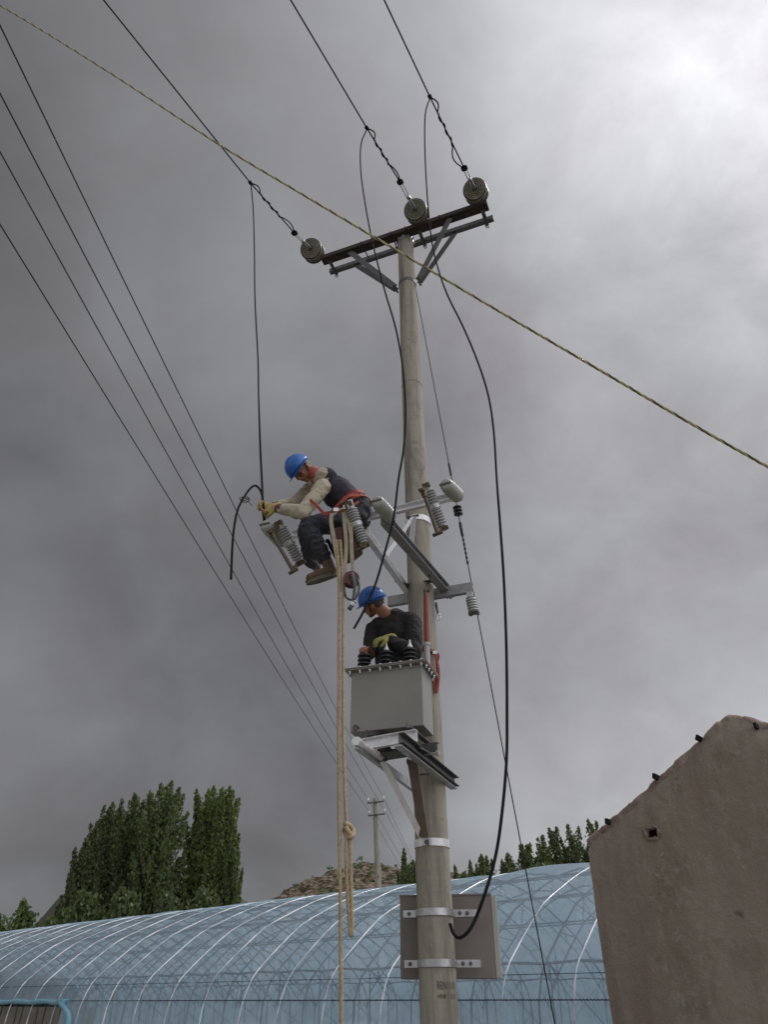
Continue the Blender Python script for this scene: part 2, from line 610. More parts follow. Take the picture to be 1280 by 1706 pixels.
M = dict(
    concrete=material('concrete', m_concrete),
    galv=material('galvanised_steel', m_galv),
    galv_white=material('bright_galvanised_steel', lambda nt: m_galv(nt, 0.85, 0.25, 0.3, 0.45)),
    galv_dark=material('weathered_steel', lambda nt: m_galv(nt, 0.12, 0.4, 0.45, 0.65)),
    galv_mid=material('dull_galvanised_steel', lambda nt: m_galv(nt, 0.33, 0.4, 0.4, 0.6)),
    rust=simple('rusty_steel', (0.025, 0.020, 0.018), (0.050, 0.030, 0.022), 6, 0.7, 0.3),
    box=simple('grey_enamel', (0.255, 0.25, 0.23), (0.215, 0.212, 0.194), 2.2, 0.42, 0.0, strength=0.05),
    panel=simple('brown_grey_steel_sheet', (0.175, 0.155, 0.14), (0.21, 0.188, 0.17), 2.5, 0.6, 0.1, strength=0.05),
    panel_edge=simple('pale_sheet_edge', (0.33, 0.34, 0.31), (0.38, 0.38, 0.35), 4, 0.6),
    black=simple('black_insulation', (0.010, 0.010, 0.012), (0.02, 0.02, 0.022), 10, 0.85, strength=0.0, spec=0.15),
    wire=simple('dark_aluminium_wire', (0.035, 0.035, 0.04), (0.06, 0.06, 0.065), 10, 0.8, 0.0, strength=0.0, spec=0.2),
    cable=simple('grey_cable', (0.05, 0.055, 0.06), (0.08, 0.085, 0.09), 10, 0.5),
    disc=simple('olive_glazed_porcelain', (0.19, 0.185, 0.145), (0.25, 0.24, 0.19), 6, 0.35),
    disc_shade=simple('painted_disc_recess_shade', (0.018, 0.018, 0.014), (0.028, 0.027, 0.02), 6, 0.6),  # near-black paints in the shade between the disc ribs
    porcelain=simple('grey_porcelain', (0.36, 0.37, 0.37), (0.30, 0.31, 0.32), 8, 0.3, strength=0.05),
    arrester=simple('grey_green_porcelain', (0.31, 0.33, 0.30), (0.36, 0.37, 0.34), 7, 0.35, strength=0.05),
    bushing=simple('dark_silicone_rubber', (0.02, 0.02, 0.024), (0.035, 0.034, 0.038), 8, 0.4),
    tube_brown=simple('brown_fuse_tube', (0.10, 0.075, 0.06), (0.14, 0.11, 0.09), 9, 0.5),
    brass=simple('tarnished_brass', (0.15, 0.12, 0.07), (0.07, 0.055, 0.04), 30, 0.45, 0.5),
    red=simple('red_heatshrink', (0.20, 0.038, 0.028), (0.25, 0.055, 0.04), 7, 0.5),
    orange=simple('orange_webbing', (0.34, 0.042, 0.024), (0.15, 0.022, 0.016), 20, 0.75),
    rope=simple('beige_rope', (0.42, 0.33, 0.21), (0.30, 0.23, 0.145), 40, 0.9, stretch=(1, 1, 1)),
    webbing=simple('beige_webbing', (0.40, 0.36, 0.28), (0.31, 0.27, 0.20), 18, 0.9),
    strand_y=simple('yellow_strand', (0.46, 0.43, 0.21), (0.36, 0.33, 0.15), 20, 0.8),
    strand_d=simple('dark_olive_strand', (0.06, 0.06, 0.035), (0.10, 0.095, 0.05), 20, 0.8),
    skin=simple('weathered_skin', (0.30, 0.13, 0.075), (0.23, 0.095, 0.055), 14, 0.55, strength=0.1),
    hair=simple('dark_hair', (0.02, 0.018, 0.016), (0.07, 0.065, 0.06), 60, 0.6, stretch=(1, 1, 0.2)),
    helmet=simple('blue_helmet_plastic', (0.012, 0.115, 0.42), (0.015, 0.09, 0.34), 9, 0.32, strength=0.04),
    shirt=simple('beige_cotton', (0.42, 0.38, 0.29), (0.38, 0.34, 0.26), 5, 0.95),
    vest=simple('dark_navy_cloth', (0.022, 0.022, 0.035), (0.035, 0.028, 0.040), 8, 0.9),
    trousers=simple('charcoal_cloth', (0.022, 0.025, 0.036), (0.050, 0.052, 0.062), 5, 0.9),
    tee=simple('black_cotton', (0.011, 0.010, 0.011), (0.018, 0.016, 0.017), 8, 0.9),
    glove_y=simple('yellow_work_glove', (0.30, 0.30, 0.085), (0.19, 0.185, 0.06), 20, 0.9),
    glove_t=simple('tan_work_glove', (0.42, 0.33, 0.13), (0.30, 0.22, 0.08), 20, 0.9),
    cuff=simple('maroon_cuff', (0.13, 0.05, 0.055), (0.09, 0.035, 0.04), 12, 0.9),
    boot=simple('brown_suede_boot', (0.11, 0.07, 0.045), (0.075, 0.05, 0.035), 10, 0.9),
    sole=simple('rubber_sole', (0.09, 0.075, 0.055), (0.12, 0.10, 0.075), 12, 0.8),
    leather=simple('dark_brown_leather', (0.055, 0.038, 0.02), (0.085, 0.06, 0.03), 7, 0.7),
    collar=simple('pink_red_collar', (0.45, 0.09, 0.08), (0.35, 0.06, 0.06), 12, 0.9),
    plaster=material('mud_plaster', m_plaster),
    coping=simple('crumbly_mud_mortar', (0.33, 0.26, 0.22), (0.16, 0.12, 0.09), 7, 0.95, strength=0.8, dist=0.02),
    brown_board=simple('faded_brown_board', (0.30, 0.245, 0.20), (0.22, 0.18, 0.145), 3, 0.9),
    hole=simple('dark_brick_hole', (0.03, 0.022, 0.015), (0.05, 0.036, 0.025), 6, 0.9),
    film=material('blue_greenhouse_film', m_film),
    strap=simple('white_film_strap', (0.85, 0.87, 0.9), (0.38, 0.42, 0.47), 1.6, 0.2, spec=1.0, strength=0.0, lo=0.42, hi=0.58),  # white stretches paint broken highlights onto the blue-grey strap
    hoop=simple('dark_greenhouse_tube', (0.012, 0.022, 0.032), (0.02, 0.03, 0.042), 8, 0.6, 0.0),
    hem=simple('pale_turquoise_film_roll', (0.13, 0.33, 0.42), (0.20, 0.38, 0.45), 5, 0.4, strength=0.5, dist=0.02),
    ground=simple('dry_grass_soil', (0.21, 0.19, 0.16), (0.17, 0.16, 0.13), 0.6, 0.95, strength=0.6, dist=0.05),
    soil=simple('greenhouse_soil', (0.11, 0.10, 0.075), (0.09, 0.10, 0.06), 0.9, 0.95),
    bark=simple('poplar_bark', (0.075, 0.06, 0.045), (0.12, 0.10, 0.08), 4, 0.9, stretch=(1, 1, 0.2)),
    leaf_a=material('poplar_leaves', m_leaf((0.11, 0.155, 0.055), (0.15, 0.19, 0.075), (0.07, 0.10, 0.04))),
    leaf_b=material('dark_poplar_leaves', m_leaf((0.09, 0.125, 0.055), (0.13, 0.16, 0.065), (0.058, 0.08, 0.036))),
    leaf_c=material('bright_poplar_leaves', m_leaf((0.13, 0.18, 0.05), (0.18, 0.21, 0.075), (0.08, 0.12, 0.04))),
    hill=material('terraced_hillside', m_hill),
    hill_far=simple('far_wooded_hill', (0.05, 0.055, 0.042), (0.075, 0.068, 0.05), 0.05, 0.95),
    ink=simple('dark_stencil_paint', (0.025, 0.02, 0.018), (0.05, 0.04, 0.035), 30, 0.9),
    white=simple('white_ceramic', (0.7, 0.7, 0.68), (0.6, 0.6, 0.58), 10, 0.3),
)

X, Y, Z = Vector((1, 0, 0)), Vector((0, 1, 0)), Vector((0, 0, 1))
YAW = math.radians(22)
UF = Vector((-math.sin(YAW), -math.cos(YAW), 0))      # towards the camera, along the bracket arms
UC = Vector((math.cos(YAW), -math.sin(YAW), 0))       # to the right, along the crossarms

# ================================================================== SETTING
g = MB()
nx, ny = 60, 60
for j in range(ny + 1):
    for i in range(nx + 1):
        u = (i / nx * 2 - 1)
        w = (j / ny * 2 - 1)
        x, y = 700 * u * abs(u), 700 * w * abs(w)
        g.v.append(Vector((x, y, -0.05 - 0.0 * x)))
for j in range(ny):
    for i in range(nx):
        a = j * (nx + 1) + i
        g.f.append((a, a + 1, a + nx + 2, a + nx + 1))
tag(g.build('ground', M['ground']), kind='structure')


def ridge_mesh(name, mat, pts, depth, step, rough_amp, seed, terraces=False):
    """hill: silhouette pts (x, y, z top); surface falls towards and away from the camera"""
    P, _ = catmull(pts, 14)
    mb = MB()
    rows = 34
    for k in range(rows + 1):
        t = k / rows * 2 - 1            # -1 towards camera, +1 away
        for p in P:
            d = Vector((p.x, p.y, 0)).normalized()
            f = max(0.0, 1 - abs(t) ** 1.4)
            z = p.z * f
            pos = Vector((p.x, p.y, 0)) + d * (t * depth)
            nz = noise.fractal(Vector((pos.x * 0.06 + seed, pos.y * 0.06, 0.3)), 1.0, 2.0, 4) * rough_amp * f
            z = z + nz
            if terraces:
                q = z / 1.3
                z = (math.floor(q) + min(1, max(0, (q - math.floor(q)) * 3.0 - 1.0))) * 1.3 * 0.75 + z * 0.25
                z += noise.noise(pos * 0.8) * 0.35 * f
            mb.v.append(Vector((pos.x, pos.y, z - 0.4)))
    n = len(P)
    for k in range(rows):
        for i in range(n - 1):
            a = k * n + i
            mb.f.append((a, a + 1, a + n + 1, a + n))
    return tag(mb.build(name, mat), kind='structure')


def hillpt(px, py, y):
    return AY(px, py, y)


ridge_mesh('hill', M['hill'], [hillpt(380, 1560, 118), hillpt(440, 1503, 118), hillpt(480, 1474, 118), hillpt(530, 1455, 119), hillpt(585, 1442, 120),
                               hillpt(630, 1438, 121), hillpt(690, 1440, 122), hillpt(800, 1452, 124), hillpt(930, 1475, 126), hillpt(1060, 1520, 128)], 30, 1, 1.0, 3.3, True)
ridge_mesh('hill', M['hill_far'], [hillpt(-60, 1620, 190), hillpt(40, 1560, 190), hillpt(110, 1484, 190), hillpt(160, 1476, 190), hillpt(260, 1470, 190), hillpt(370, 1482, 190),
                                   hillpt(410, 1492, 190), hillpt(470, 1530, 190), hillpt(560, 1600, 190)], 40, 1, 1.2, 8.1)


# ------------------------------------------------------------------ trees
def leaf_mesh(name, centers, dirs, size, mat, parent):
    n = len(centers)
    o_ = np.array(org(parent))
    a = dirs / np.linalg.norm(dirs, axis=1)[:, None]
    r = rng.normal(size=(n, 3))
    b = np.cross(a, r)
    b /= np.linalg.norm(b, axis=1)[:, None]
    s = (size * rng.uniform(0.6, 1.35, n))[:, None]
    c = centers - o_
    v = np.stack([c - a * s * 0.6, c + b * s * 0.36, c + a * s * 0.6, c - b * s * 0.36], axis=1).reshape(-1, 3)
    me = bpy.data.meshes.new(name)
    me.vertices.add(4 * n)
    me.loops.add(4 * n)
    me.polygons.add(n)
    me.vertices.foreach_set('co', v.ravel())
    me.loops.foreach_set('vertex_index', np.arange(4 * n, dtype=np.int32))
    me.polygons.foreach_set('loop_start', np.arange(0, 4 * n, 4, dtype=np.int32))
    me.update(calc_edges=True)
    me.materials.append(mat)
    ob = bpy.data.objects.new(name, me)
    COL.objects.link(ob)
    ob.parent = parent
    return ob


def poplar(name, label, cat, group, base, H, width, mat, n_plume=34, n_leaf=9000, size=0.2, low=0.12, lean=0.0, taper=0.5, prad=0.10, dome=0.10):
    t = thing(name, label, cat, base, group)
    base = Vector(base)
    tk = MB()
    tk.tube([base + Vector((0, 0, -0.3)), base + Vector((lean * 0.3, 0, H * 0.4)), base + Vector((lean * 0.8, 0, H * 0.8))], [H * 0.017, H * 0.011, H * 0.003], 8, 4)
    cs, ds = [], []
    per = n_leaf // n_plume
    for k in range(n_plume):
        fr = (k + 0.5) / n_plume
        zb = H * (low + (0.80 - low) * fr ** 1.15) * random.uniform(0.9, 1.05)
        ang = k * 2.399 + random.uniform(-0.3, 0.3)
        wmax = width * 0.5 * (1 - taper * fr ** 3)
        out = wmax * random.uniform(0.55, 1.0)
        L = H * random.uniform(0.20, 0.32) * (1.05 - 0.30 * fr)
        if k > n_plume - 4:
            out *= 0.35
        sx, sy = math.cos(ang), math.sin(ang)
        c0 = base + Vector((lean * zb / H, 0, zb))
        p1 = c0 + Vector((sx * out * 0.75, sy * out * 0.75, L * 0.35))
        p2 = c0 + Vector((sx * out, sy * out, L * 1.0))
        ro = min(1.0, out / (width * 0.5))
        p2.z = min(p2.z, base.z + H * (1.0 - dome * ro * ro) * random.uniform(0.965, 1.0))
        tk.tube([c0 - Vector((0, 0, L * 0.15)), p1, p2], [H * 0.005, H * 0.003, H * 0.001], 5, 3)
        c0, p1, p2 = np.array(c0), np.array(p1), np.array(p2)
        u = rng.beta(1.5, 1.15, per)[:, None]
        pos = (1 - u) ** 2 * c0 + 2 * u * (1 - u) * p1 + u * u * p2
        pr = (width * prad) * (1.25 - 1.15 * u) ** 0.9
        off = np.clip(rng.normal(size=(per, 3)), -1.9, 1.9) * pr * np.array([1, 1, 1.3]) * 0.7
        pos = pos + off
        d = (p2 - c0)
        d = d / np.linalg.norm(d)
        cs.append(pos)
        ds.append(d[None, :] * 1.1 + rng.normal(size=(per, 3)) * 0.6 + np.array([0, 0, 0.3]))
    tk.build('trunk', M['bark'], t, True)
    leaf_mesh('crown', np.concatenate(cs), np.concatenate(ds), size, mat, t)
    return t


def tree_at(px, py_top, y, width_px, mat, label, group, name='poplar_tree', **k):
    top = AY(px, py_top, y)
    r = ray(px, py_top)
    w = width_px / F * (y / r.y)
    poplar(name, label, 'tree', group, (top.x, y, 0), top.z, w, mat, **k)


GL = 'tall poplars beyond the greenhouse at left'
for (px, pt, y, w, mt, lab, kw) in [
    (158, 1366, 41.5, 60, 'leaf_b', 'short dark poplar with sloping left flank, leftmost of the tall left clump', dict(lean=0.15, low=0.08)),
    (188, 1330, 43.5, 64, 'leaf_b', 'second poplar from the left in the tall clump, spiky and dark green', dict(low=0.12)),
    (226, 1316, 42.0, 84, 'leaf_b', 'dark green poplar in the middle of the tall left clump', dict(low=0.12)),
    (283, 1288, 41.0, 88, 'leaf_a', 'tallest and broadest poplar, left of the narrow sky gap in the clump', dict(low=0.14, taper=0.35)),
    (354, 1290, 42.5, 62, 'leaf_c', 'bright green columnar poplar just right of the sky gap in the left clump', dict(low=0.06, taper=0.25)),
    (384, 1302, 41.5, 58, 'leaf_c', 'rightmost poplar of the left clump with a bulge low on its right', dict(low=0.06, taper=0.25)),
]:
    tree_at(px, pt, y, w * (1.12 if px in (283, 350, 384) else 1.22), M[mt], lab, GL, n_leaf=21000, size=0.15, n_plume=80, prad=0.125, dome=0.16, **kw)
tree_at(399, 1384, 40.8, 44, M['leaf_a'], 'low bushy poplar beneath the rightmost tall poplar of the left clump', GL, n_leaf=6000, size=0.18, low=0.03)
for (px, pt, y, w, lab) in [
    (8, 1516, 38, 50, 'low round bush at the left frame edge above the greenhouse'),
    (50, 1494, 39, 52, 'pointed green bush second from the left frame edge'),
    (98, 1510, 38, 46, 'low bush between the pointed bush and the tall poplar clump'),
    (150, 1490, 37, 60, 'olive bush under the leftmost tall poplar'),
    (215, 1492, 36.5, 60, 'dark bush at the feet of the middle poplars'),
    (290, 1490, 36.5, 60, 'dark bush at the feet of the tallest poplar'),
    (345, 1482, 36.5, 60, 'green bush at the feet of the bright columnar poplar'),
]:
    tree_at(px, pt - (0 if px < 140 else 12), y, w * 1.5, M['leaf_b'] if px > 140 else M['leaf_a'], lab, 'bushes below the left poplars', name='bush', n_leaf=7000, size=0.17, n_plume=18, low=0.05, taper=0.2, prad=0.2)
GR = 'row of young poplars beyond the greenhouse at right'
for i, (px, pt, y, w, lab) in enumerate([
    (676, 1412, 46, 30, 'dark young poplar touching the left edge of the concrete pole'),
    (700, 1408, 47, 34, 'young poplar hidden mostly behind the concrete pole'),
    (733, 1418, 47, 34, 'young poplar mostly behind the right part of the concrete pole'),
    (762, 1432, 46, 32, 'first poplar to the right of the concrete pole, low and thin'),
    (786, 1424, 47, 32, 'small poplar between the concrete pole and the hanging black cable'),
    (804, 1404, 48, 36, 'pointed poplar standing directly behind the hanging black cable'),
    (840, 1420, 47, 36, 'low poplar just right of the hanging black cable'),
    (870, 1377, 48, 44, 'taller broad poplar crossed by the thin stay wire'),
    (900, 1384, 47, 38, 'poplar immediately right of the thin stay wire'),
    (920, 1368, 48, 38, 'fourth poplar from the mud wall in the right row'),
    (950, 1360, 48, 40, 'dense poplar second from the mud wall in the right row'),
    (986, 1356, 48, 40, 'poplar whose top shows beside the mud wall corner'),
]):
    tree_at(px, pt, y, w * 1.75, M['leaf_a'] if i % 3 else M['leaf_b'], lab, GR, n_leaf=11000, size=0.145, n_plume=44, low=0.06, taper=0.4, prad=0.125, dome=0.25)
for (px, pt, lab) in [(560, 1478, 'round bush on the slope left of the distant pole'), (690, 1450, 'bush behind the pole at the foot of the hill'), (775, 1462, 'dark undergrowth bush right of the concrete pole'),
                      (815, 1458, 'dark undergrowth bush below the pointed poplar'), (860, 1450, 'undergrowth bush left of the stay wire'), (905, 1446, 'undergrowth bush right of the stay wire'),
                      (950, 1440, 'undergrowth bush near the mud wall'), (990, 1436, 'undergrowth bush hidden behind the mud wall corner'), (500, 1492, 'low scrub bush at the left foot of the rocky hill'),
                      (535, 1484, 'scrub bush just left of the hanging ropes'), (655, 1462, 'dark bush between the distant pole and the near pole'), (680, 1440, 'tall dark bush against the left edge of the near pole')]:
    tree_at(px, pt - (16 if px > 670 else 0), 43 + (px % 7) * 0.3, 92 if px > 670 else 60, M['leaf_b'], lab, 'undergrowth below the right poplars', name='bush', n_leaf=6500 if px > 670 else 3000, size=0.17, n_plume=20, low=0.02, taper=0.0, prad=0.22)

# small dark scrub scattered on the hill crest
sc_c, sc_d = [], []
dgm = bpy.data.objects['hill'].data
hv = np.array([v.co[:] for v in dgm.vertices])
idx = rng.integers(0, len(hv), 260)
for ii in idx:
    p = hv[ii]
    if p[2] < 3:
        continue
    s = rng.uniform(0.12, 0.42)
    k = 40
    sc_c.append(p + rng.normal(size=(k, 3)) * np.array([s, s, s * 0.8]) * 0.7 + np.array([0, 0, s]))
    sc_d.append(rng.normal(size=(k, 3)) + np.array([0, 0, 0.5]))
scr = leaf_mesh('scrub', np.concatenate(sc_c), np.concatenate(sc_d), 0.22, M['leaf_b'], None)
tag(scr, 'low dark scrub dotted over the rocky hillside', 'scrub', kind='stuff')

# ------------------------------------------------------------------ greenhouse
GA = math.radians(42)
GE = Vector((-math.cos(GA), math.sin(GA), 0))         # along the ridge, away to the left
GN = Vector((-math.sin(GA), -math.cos(GA), 0))        # towards the camera
GR0 = Vector((2.81 * 1.35, 11.2 * 1.35, 0))
PROF = [(4.22, 0.0), (4.20, 0.7), (4.16, 1.32), (4.10, 1.62), (3.96, 1.92), (3.74, 2.13), (3.38, 2.42), (2.85, 2.80), (2.30, 3.05), (1.85, 3.24), (1.3, 3.44), (0.65, 3.60), (0.0, 3.66)]
PROF = PROF + [(-q, z) for q, z in PROF[-2::-1]]


def gp(t, q, z):
    return GR0 + GE * t + GN * q + Vector((0, 0, z))


def prof_at(s):
    """s 0..1 along the whole arch"""
    x = s * (len(PROF) - 1)
    i = min(int(x), len(PROF) - 2)
    f = x - i
    p0 = PROF[max(i - 1, 0)]
    p1, p2 = PROF[i], PROF[i + 1]
    p3 = PROF[min(i + 2, len(PROF) - 1)]
    o = []
    for a in (0, 1):
        o.append(0.5 * (2 * p1[a] + (p2[a] - p0[a]) * f + (2 * p0[a] - 5 * p1[a] + 4 * p2[a] - p3[a]) * f * f + (3 * p1[a] - p0[a] - 3 * p2[a] + p3[a]) * f ** 3))
    return o[0], o[1]


T0, T1 = -3.4, 34.0
strap_t = [-2.82, -1.76, -0.70, 1.42, 2.62, 3.66, 4.62] + [5.70 + 1.06 * k for k in range(27)]
gh = thing('greenhouse', 'long arched greenhouse under translucent blue film behind the pole', 'greenhouse', gp(0, 0, 0))
T_OPEN = 10.6
fm = MB()
ts = np.arange(T0, T1 + 0.01, 0.1325)
NS = 72
S_LOW = 3.0 / (len(PROF) - 1)
st_arr = np.array(sorted(strap_t))


def puff(t, s):
    lo = st_arr[st_arr <= t]
    hi = st_arr[st_arr > t]
    if len(lo) == 0 or len(hi) == 0:
        return 0.0
    a, b = lo[-1], hi[0]
    f = (t - a) / (b - a)
    return math.sin(math.pi * f) ** 0.7 * 0.045 * min(1.5, (b - a))


for ti, t in enumerate(ts):
    lowz = 0.03 * noise.noise(Vector((t * 0.7, 1.0, 0)))
    for k in range(NS + 1):
        s = k / NS
        q, z = prof_at(s)
        q2, z2 = prof_at(min(1, s + 0.01))
        q1, z1 = prof_at(max(0, s - 0.01))
        tx, tz = q2 - q1, z2 - z1
        l = math.hypot(tx, tz) or 1
        nq, nzz = tz / l, -tx / l
        if nzz < 0:
            nq, nzz = -nq, -nzz
        if abs(nzz) < 0.2:
            nq = math.copysign(abs(nq), q)
        nb = noise.noise(Vector((t * 1.1, s * 22, 0.5))) * 0.018 + noise.noise(Vector((t * 3.0 + s * 14, s * 60, 2.5))) * 0.008
        amp = puff(t, s) + nb + 0.012
        fm.v.append(gp(t, q + nq * amp, max(0.0, z + nzz * amp + (lowz if z > 2.5 else 0))))
W1 = NS + 1
for i in range(len(ts) - 1):
    for k in range(NS):
        s = (k + 0.5) / NS
        if ts[i] > T_OPEN and s < S_LOW:
            continue
        a = i * W1 + k
        fm.f.append((a, a + W1, a + W1 + 1, a + 1))
# end walls of film
for ti in (0, len(ts) - 1):
    base = len(fm.v)
    cc = gp(ts[ti], 0, 0)
    fm.v.append(cc)
    for k in range(NS):
        fm.f.append((base, ti * W1 + k, ti * W1 + k + 1))
fm.build('film', M['film'], gh, True)

mid_s = []
for t in strap_t:
    sm = MB()
    pts = []
    for k in range(0, 49):
        s = k / 48
        q, z = prof_at(s)
        q2, z2 = prof_at(min(1, s + 0.01))
        q1, z1 = prof_at(max(0, s - 0.01))
        tx, tz = q2 - q1, z2 - z1
        l = math.hypot(tx, tz) or 1
        nq, nzz = tz / l, -tx / l
        if nzz < 0:
            nq, nzz = -nq, -nzz
        if abs(nzz) < 0.2:
            nq = math.copysign(abs(nq), q)
        wob = 0.02 * noise.noise(Vector((t * 3, s * 9, 0)))
        pts.append(gp(t + wob, q + nq * 0.034, z + nzz * 0.034))
    sm.tube(pts, 0.012, 6)
    sm.build('strap', M['strap'], gh, True)
# arch trusses (two chords and a zigzag web), posts and knee struts
truss_t = [-3.35, -2.29, -1.23, -0.17, 0.89, 2.02, 3.14, 4.14] + [5.16 + 1.06 * k for k in range(27)]
for t in truss_t:
    tm = MB()
    up, lo = [], []
    for k in range(3, len(PROF) - 3):
        q, z = PROF[k]
        q1, z1 = PROF[k - 1]
        q2, z2 = PROF[k + 1]
        tx, tz = q2 - q1, z2 - z1
        l = math.hypot(tx, tz)
        nq, nzz = -tz / l, tx / l
        if nzz > 0:
            nq, nzz = -nq, -nzz
        up.append(gp(t, q, z - 0.015))
        lo.append(gp(t, q + nq * 0.28, z + nzz * 0.28 - 0.015))
    tm.tube([gp(t, 4.19, 0.0)] + up + [gp(t, -4.19, 0.0)], 0.015, 5)
    tm.tube(lo, 0.011, 5)
    U, _ = catmull(up, 2)
    L, _ = catmull(lo, 2)
    for k in range(0, min(len(U), len(L)) - 1, 2):
        a, b = (U[k], L[k + 1]) if k % 4 else (L[k], U[k + 1])
        tm.cyl(a, b, 0.0065, 4)
    for sgn in (1, -1):
        tm.cyl(gp(t, 3.72 * sgn, 0), gp(t, 3.76 * sgn, 2.05), 0.012, 5)
        tm.cyl(gp(t, 3.76 * sgn, 2.03), gp(t, 3.2 * sgn, 1.55), 0.009, 4)
        tm.cyl(gp(t, 3.76 * sgn, 2.03), gp(t, 2.2 * sgn, 1.2), 0.008, 4)
    tm.build('arch_truss', M['hoop'], gh, False)
for (q, z, r) in [(3.80, 2.04, 0.018), (-3.80, 2.04, 0.016), (2.3, 2.98, 0.014), (-2.3, 2.98, 0.014), (0.0, 3.6, 0.018), (1.3, 3.38, 0.011), (-1.3, 3.38, 0.011), (3.1, 2.55, 0.010)]:
    pm = MB()
    pts = [gp(t, q + 0.015 * math.sin(t * 3), z + (0.025 * math.sin((t + 0.17) / 1.06 * math.pi) ** 2 - 0.02 if z < 2.1 else 0)) for t in np.arange(T0 + 0.1, T1, 0.53)]
    pm.tube(pts, r, 5)
    pm.build('purlin', M['hoop'], gh)
# clipping groove with its wavy wire, and a seam above
gm = MB()
q, z = prof_at(3.0 / (len(PROF) - 1))
gm.tube([gp(T0, q + 0.095, z + 0.0), gp(T_OPEN, q + 0.095, z)], 0.006, 5)
for t in np.arange(T0, T_OPEN - 3, 0.05):
    gm.cyl(gp(t, q + 0.1, z - 0.008), gp(t + 0.03, q + 0.1, z + 0.010), 0.006, 4)
gm.build('clip_groove', M['hoop'], gh)
sm = MB()
q, z = prof_at(4.0 / (len(PROF) - 1))
sm.tube([gp(T0, q + 0.085, z - 0.02), gp(T1, q + 0.085, z - 0.02)], 0.004, 4)
sm.build('film_seam', M['hoop'], gh)
# rolled vent curtain at the far left and its gathered end
rm = MB()
pts, rr = [], []
for t in np.arange(T_OPEN - 0.1, 24, 0.3):
    pts.append(gp(t, 4.16, 1.60 + 0.012 * math.sin(t * 5)))
    rr.append(0.05 + 0.008 * math.sin(t * 7))
rm.tube(pts, rr, 10)
a0 = gp(T_OPEN + 0.1, 4.17, 1.62)
for k in range(5):
    rm.tube([a0 + GE * 0.05 * k, gp(T_OPEN - 0.35 - 0.05 * k, 4.26 + 0.01 * k, 1.3), gp(T_OPEN - 0.8 + 0.07 * k, 4.3, 0.7), gp(T_OPEN - 1.0 + 0.07 * k, 4.3, 0.05)], [0.045, 0.06, 0.07, 0.08], 8, 4)
rm.build('rolled_curtain', M['hem'], gh, True)
bm_ = MB()
bm_.obox(gp(22, 3.3, 0.75), GE, GN, Z, 11.2, 0.03, 0.75)
bm_.build('low_brown_wall', M['brown_board'], gh)
fl = MB()
fl.obox(gp((T0 + T1) / 2, 0, -0.005), GE, GN, Z, (T1 - T0) / 2, 4.1, 0.02)
fl.build('soil_bed', M['soil'], gh)

# ------------------------------------------------------------------ distant pole and its wires
fpB = AY(631, 1480, 31.0)
fpT = AY(625.5, 1330, 31.0)
d_ = (fpT - fpB) / (fpT.z - fpB.z)
fbase = fpT - d_ * fpT.z
fp = thing('utility_pole', 'distant slim concrete pole with two short crossarms above the greenhouse', 'utility pole', fbase)
m = MB()
m.tube([fbase - d_ * 0.3, fbase + d_ * 4, fpT], [0.17, 0.13, 0.095], 16)
m.build('shaft', M['concrete'], fp, True, angle=40)
ins_far = {}
UCf = (UC * 1.0)
for lvl, (py, tagk) in enumerate(((1336, 'T'), (1357, 'L'))):
    c = AY(626 if lvl == 0 else 627.5, py, 30.85)
    a = c + Vector((-0.335, 0.03, -0.03))
    b = c + Vector((0.335, -0.03, 0.03))
    m = MB()
    m.bar(a, b, 0.05, 0.05)
    m.cyl(c + Vector((0, -0.13, 0)), c + Vector((0, 0.3, 0)), 0.015, 6)
    ca = m.build('crossarm', M['galv_dark'], fp)
    for sgn, p in ((-1, a), (1, b)):
        q = p + Vector((-0.03 * sgn, 0, 0))
        im = MB()
        im.lathe(q, Z, [(0, 0.012), (0.08, 0.012), (0.08, 0.05), (0.12, 0.055), (0.14, 0.035), (0.16, 0.05), (0.19, 0.035), (0.2, 0.01)], 10)
        im.build('insulator', M['white'], fp, True)
        ins_far[tagk + ('L' if sgn < 0 else 'R')] = q + Vector((0, -0.05, 0.15))


def line_wire(name, label, group, farp, nearpx, zn, mids, beyond, rad, cat='wire', far_ext=45.0):
    Fp = farp
    Np = AZ(nearpx[0], nearpx[1], zn)
    h = Vector((Fp.x - Np.x, Fp.y - Np.y, 0))
    L = h.length
    h.normalize()
    nrm = Vector((h.y, -h.x, 0))
    S, ZZ, Wt = [0, L], [Np.z, Fp.z], [4, 30]
    for (px, py) in mids:
        r = ray(px, py)
        k = (Np.dot(nrm)) / (r.x * nrm.x + r.y * nrm.y)
        P = r * k + Vector((0, 0, CAM_Z))
        S.append((P - Np).dot(h))
        ZZ.append(P.z)
        Wt.append(3)
    co = np.polyfit(S, ZZ, 2, w=Wt)
    pts = []
    for s in list(np.linspace(-26, 0, 8)) + list(np.linspace(0, L, 40))[1:]:
        pts.append(Vector((Np.x + h.x * s, Np.y + h.y * s, float(np.polyval(co, s)))))
    pts[-1] = Fp.copy()
    if beyond:
        r = ray(*beyond)
        k = (Np.dot(nrm)) / (r.x * nrm.x + r.y * nrm.y)
        if k > 0:
            P = r * k + Vector((0, 0, CAM_Z))
            d = (P - Fp)
            for q in (0.25, 0.5, 0.75, 1.0, 1.6):
                pts.append(Fp + d * q)
    m = MB()
    m.tube(pts, rad, 6)
    o = m.build(name, M['wire'], None, True)
    tag(o, label, cat, group)
    return co, S, ZZ


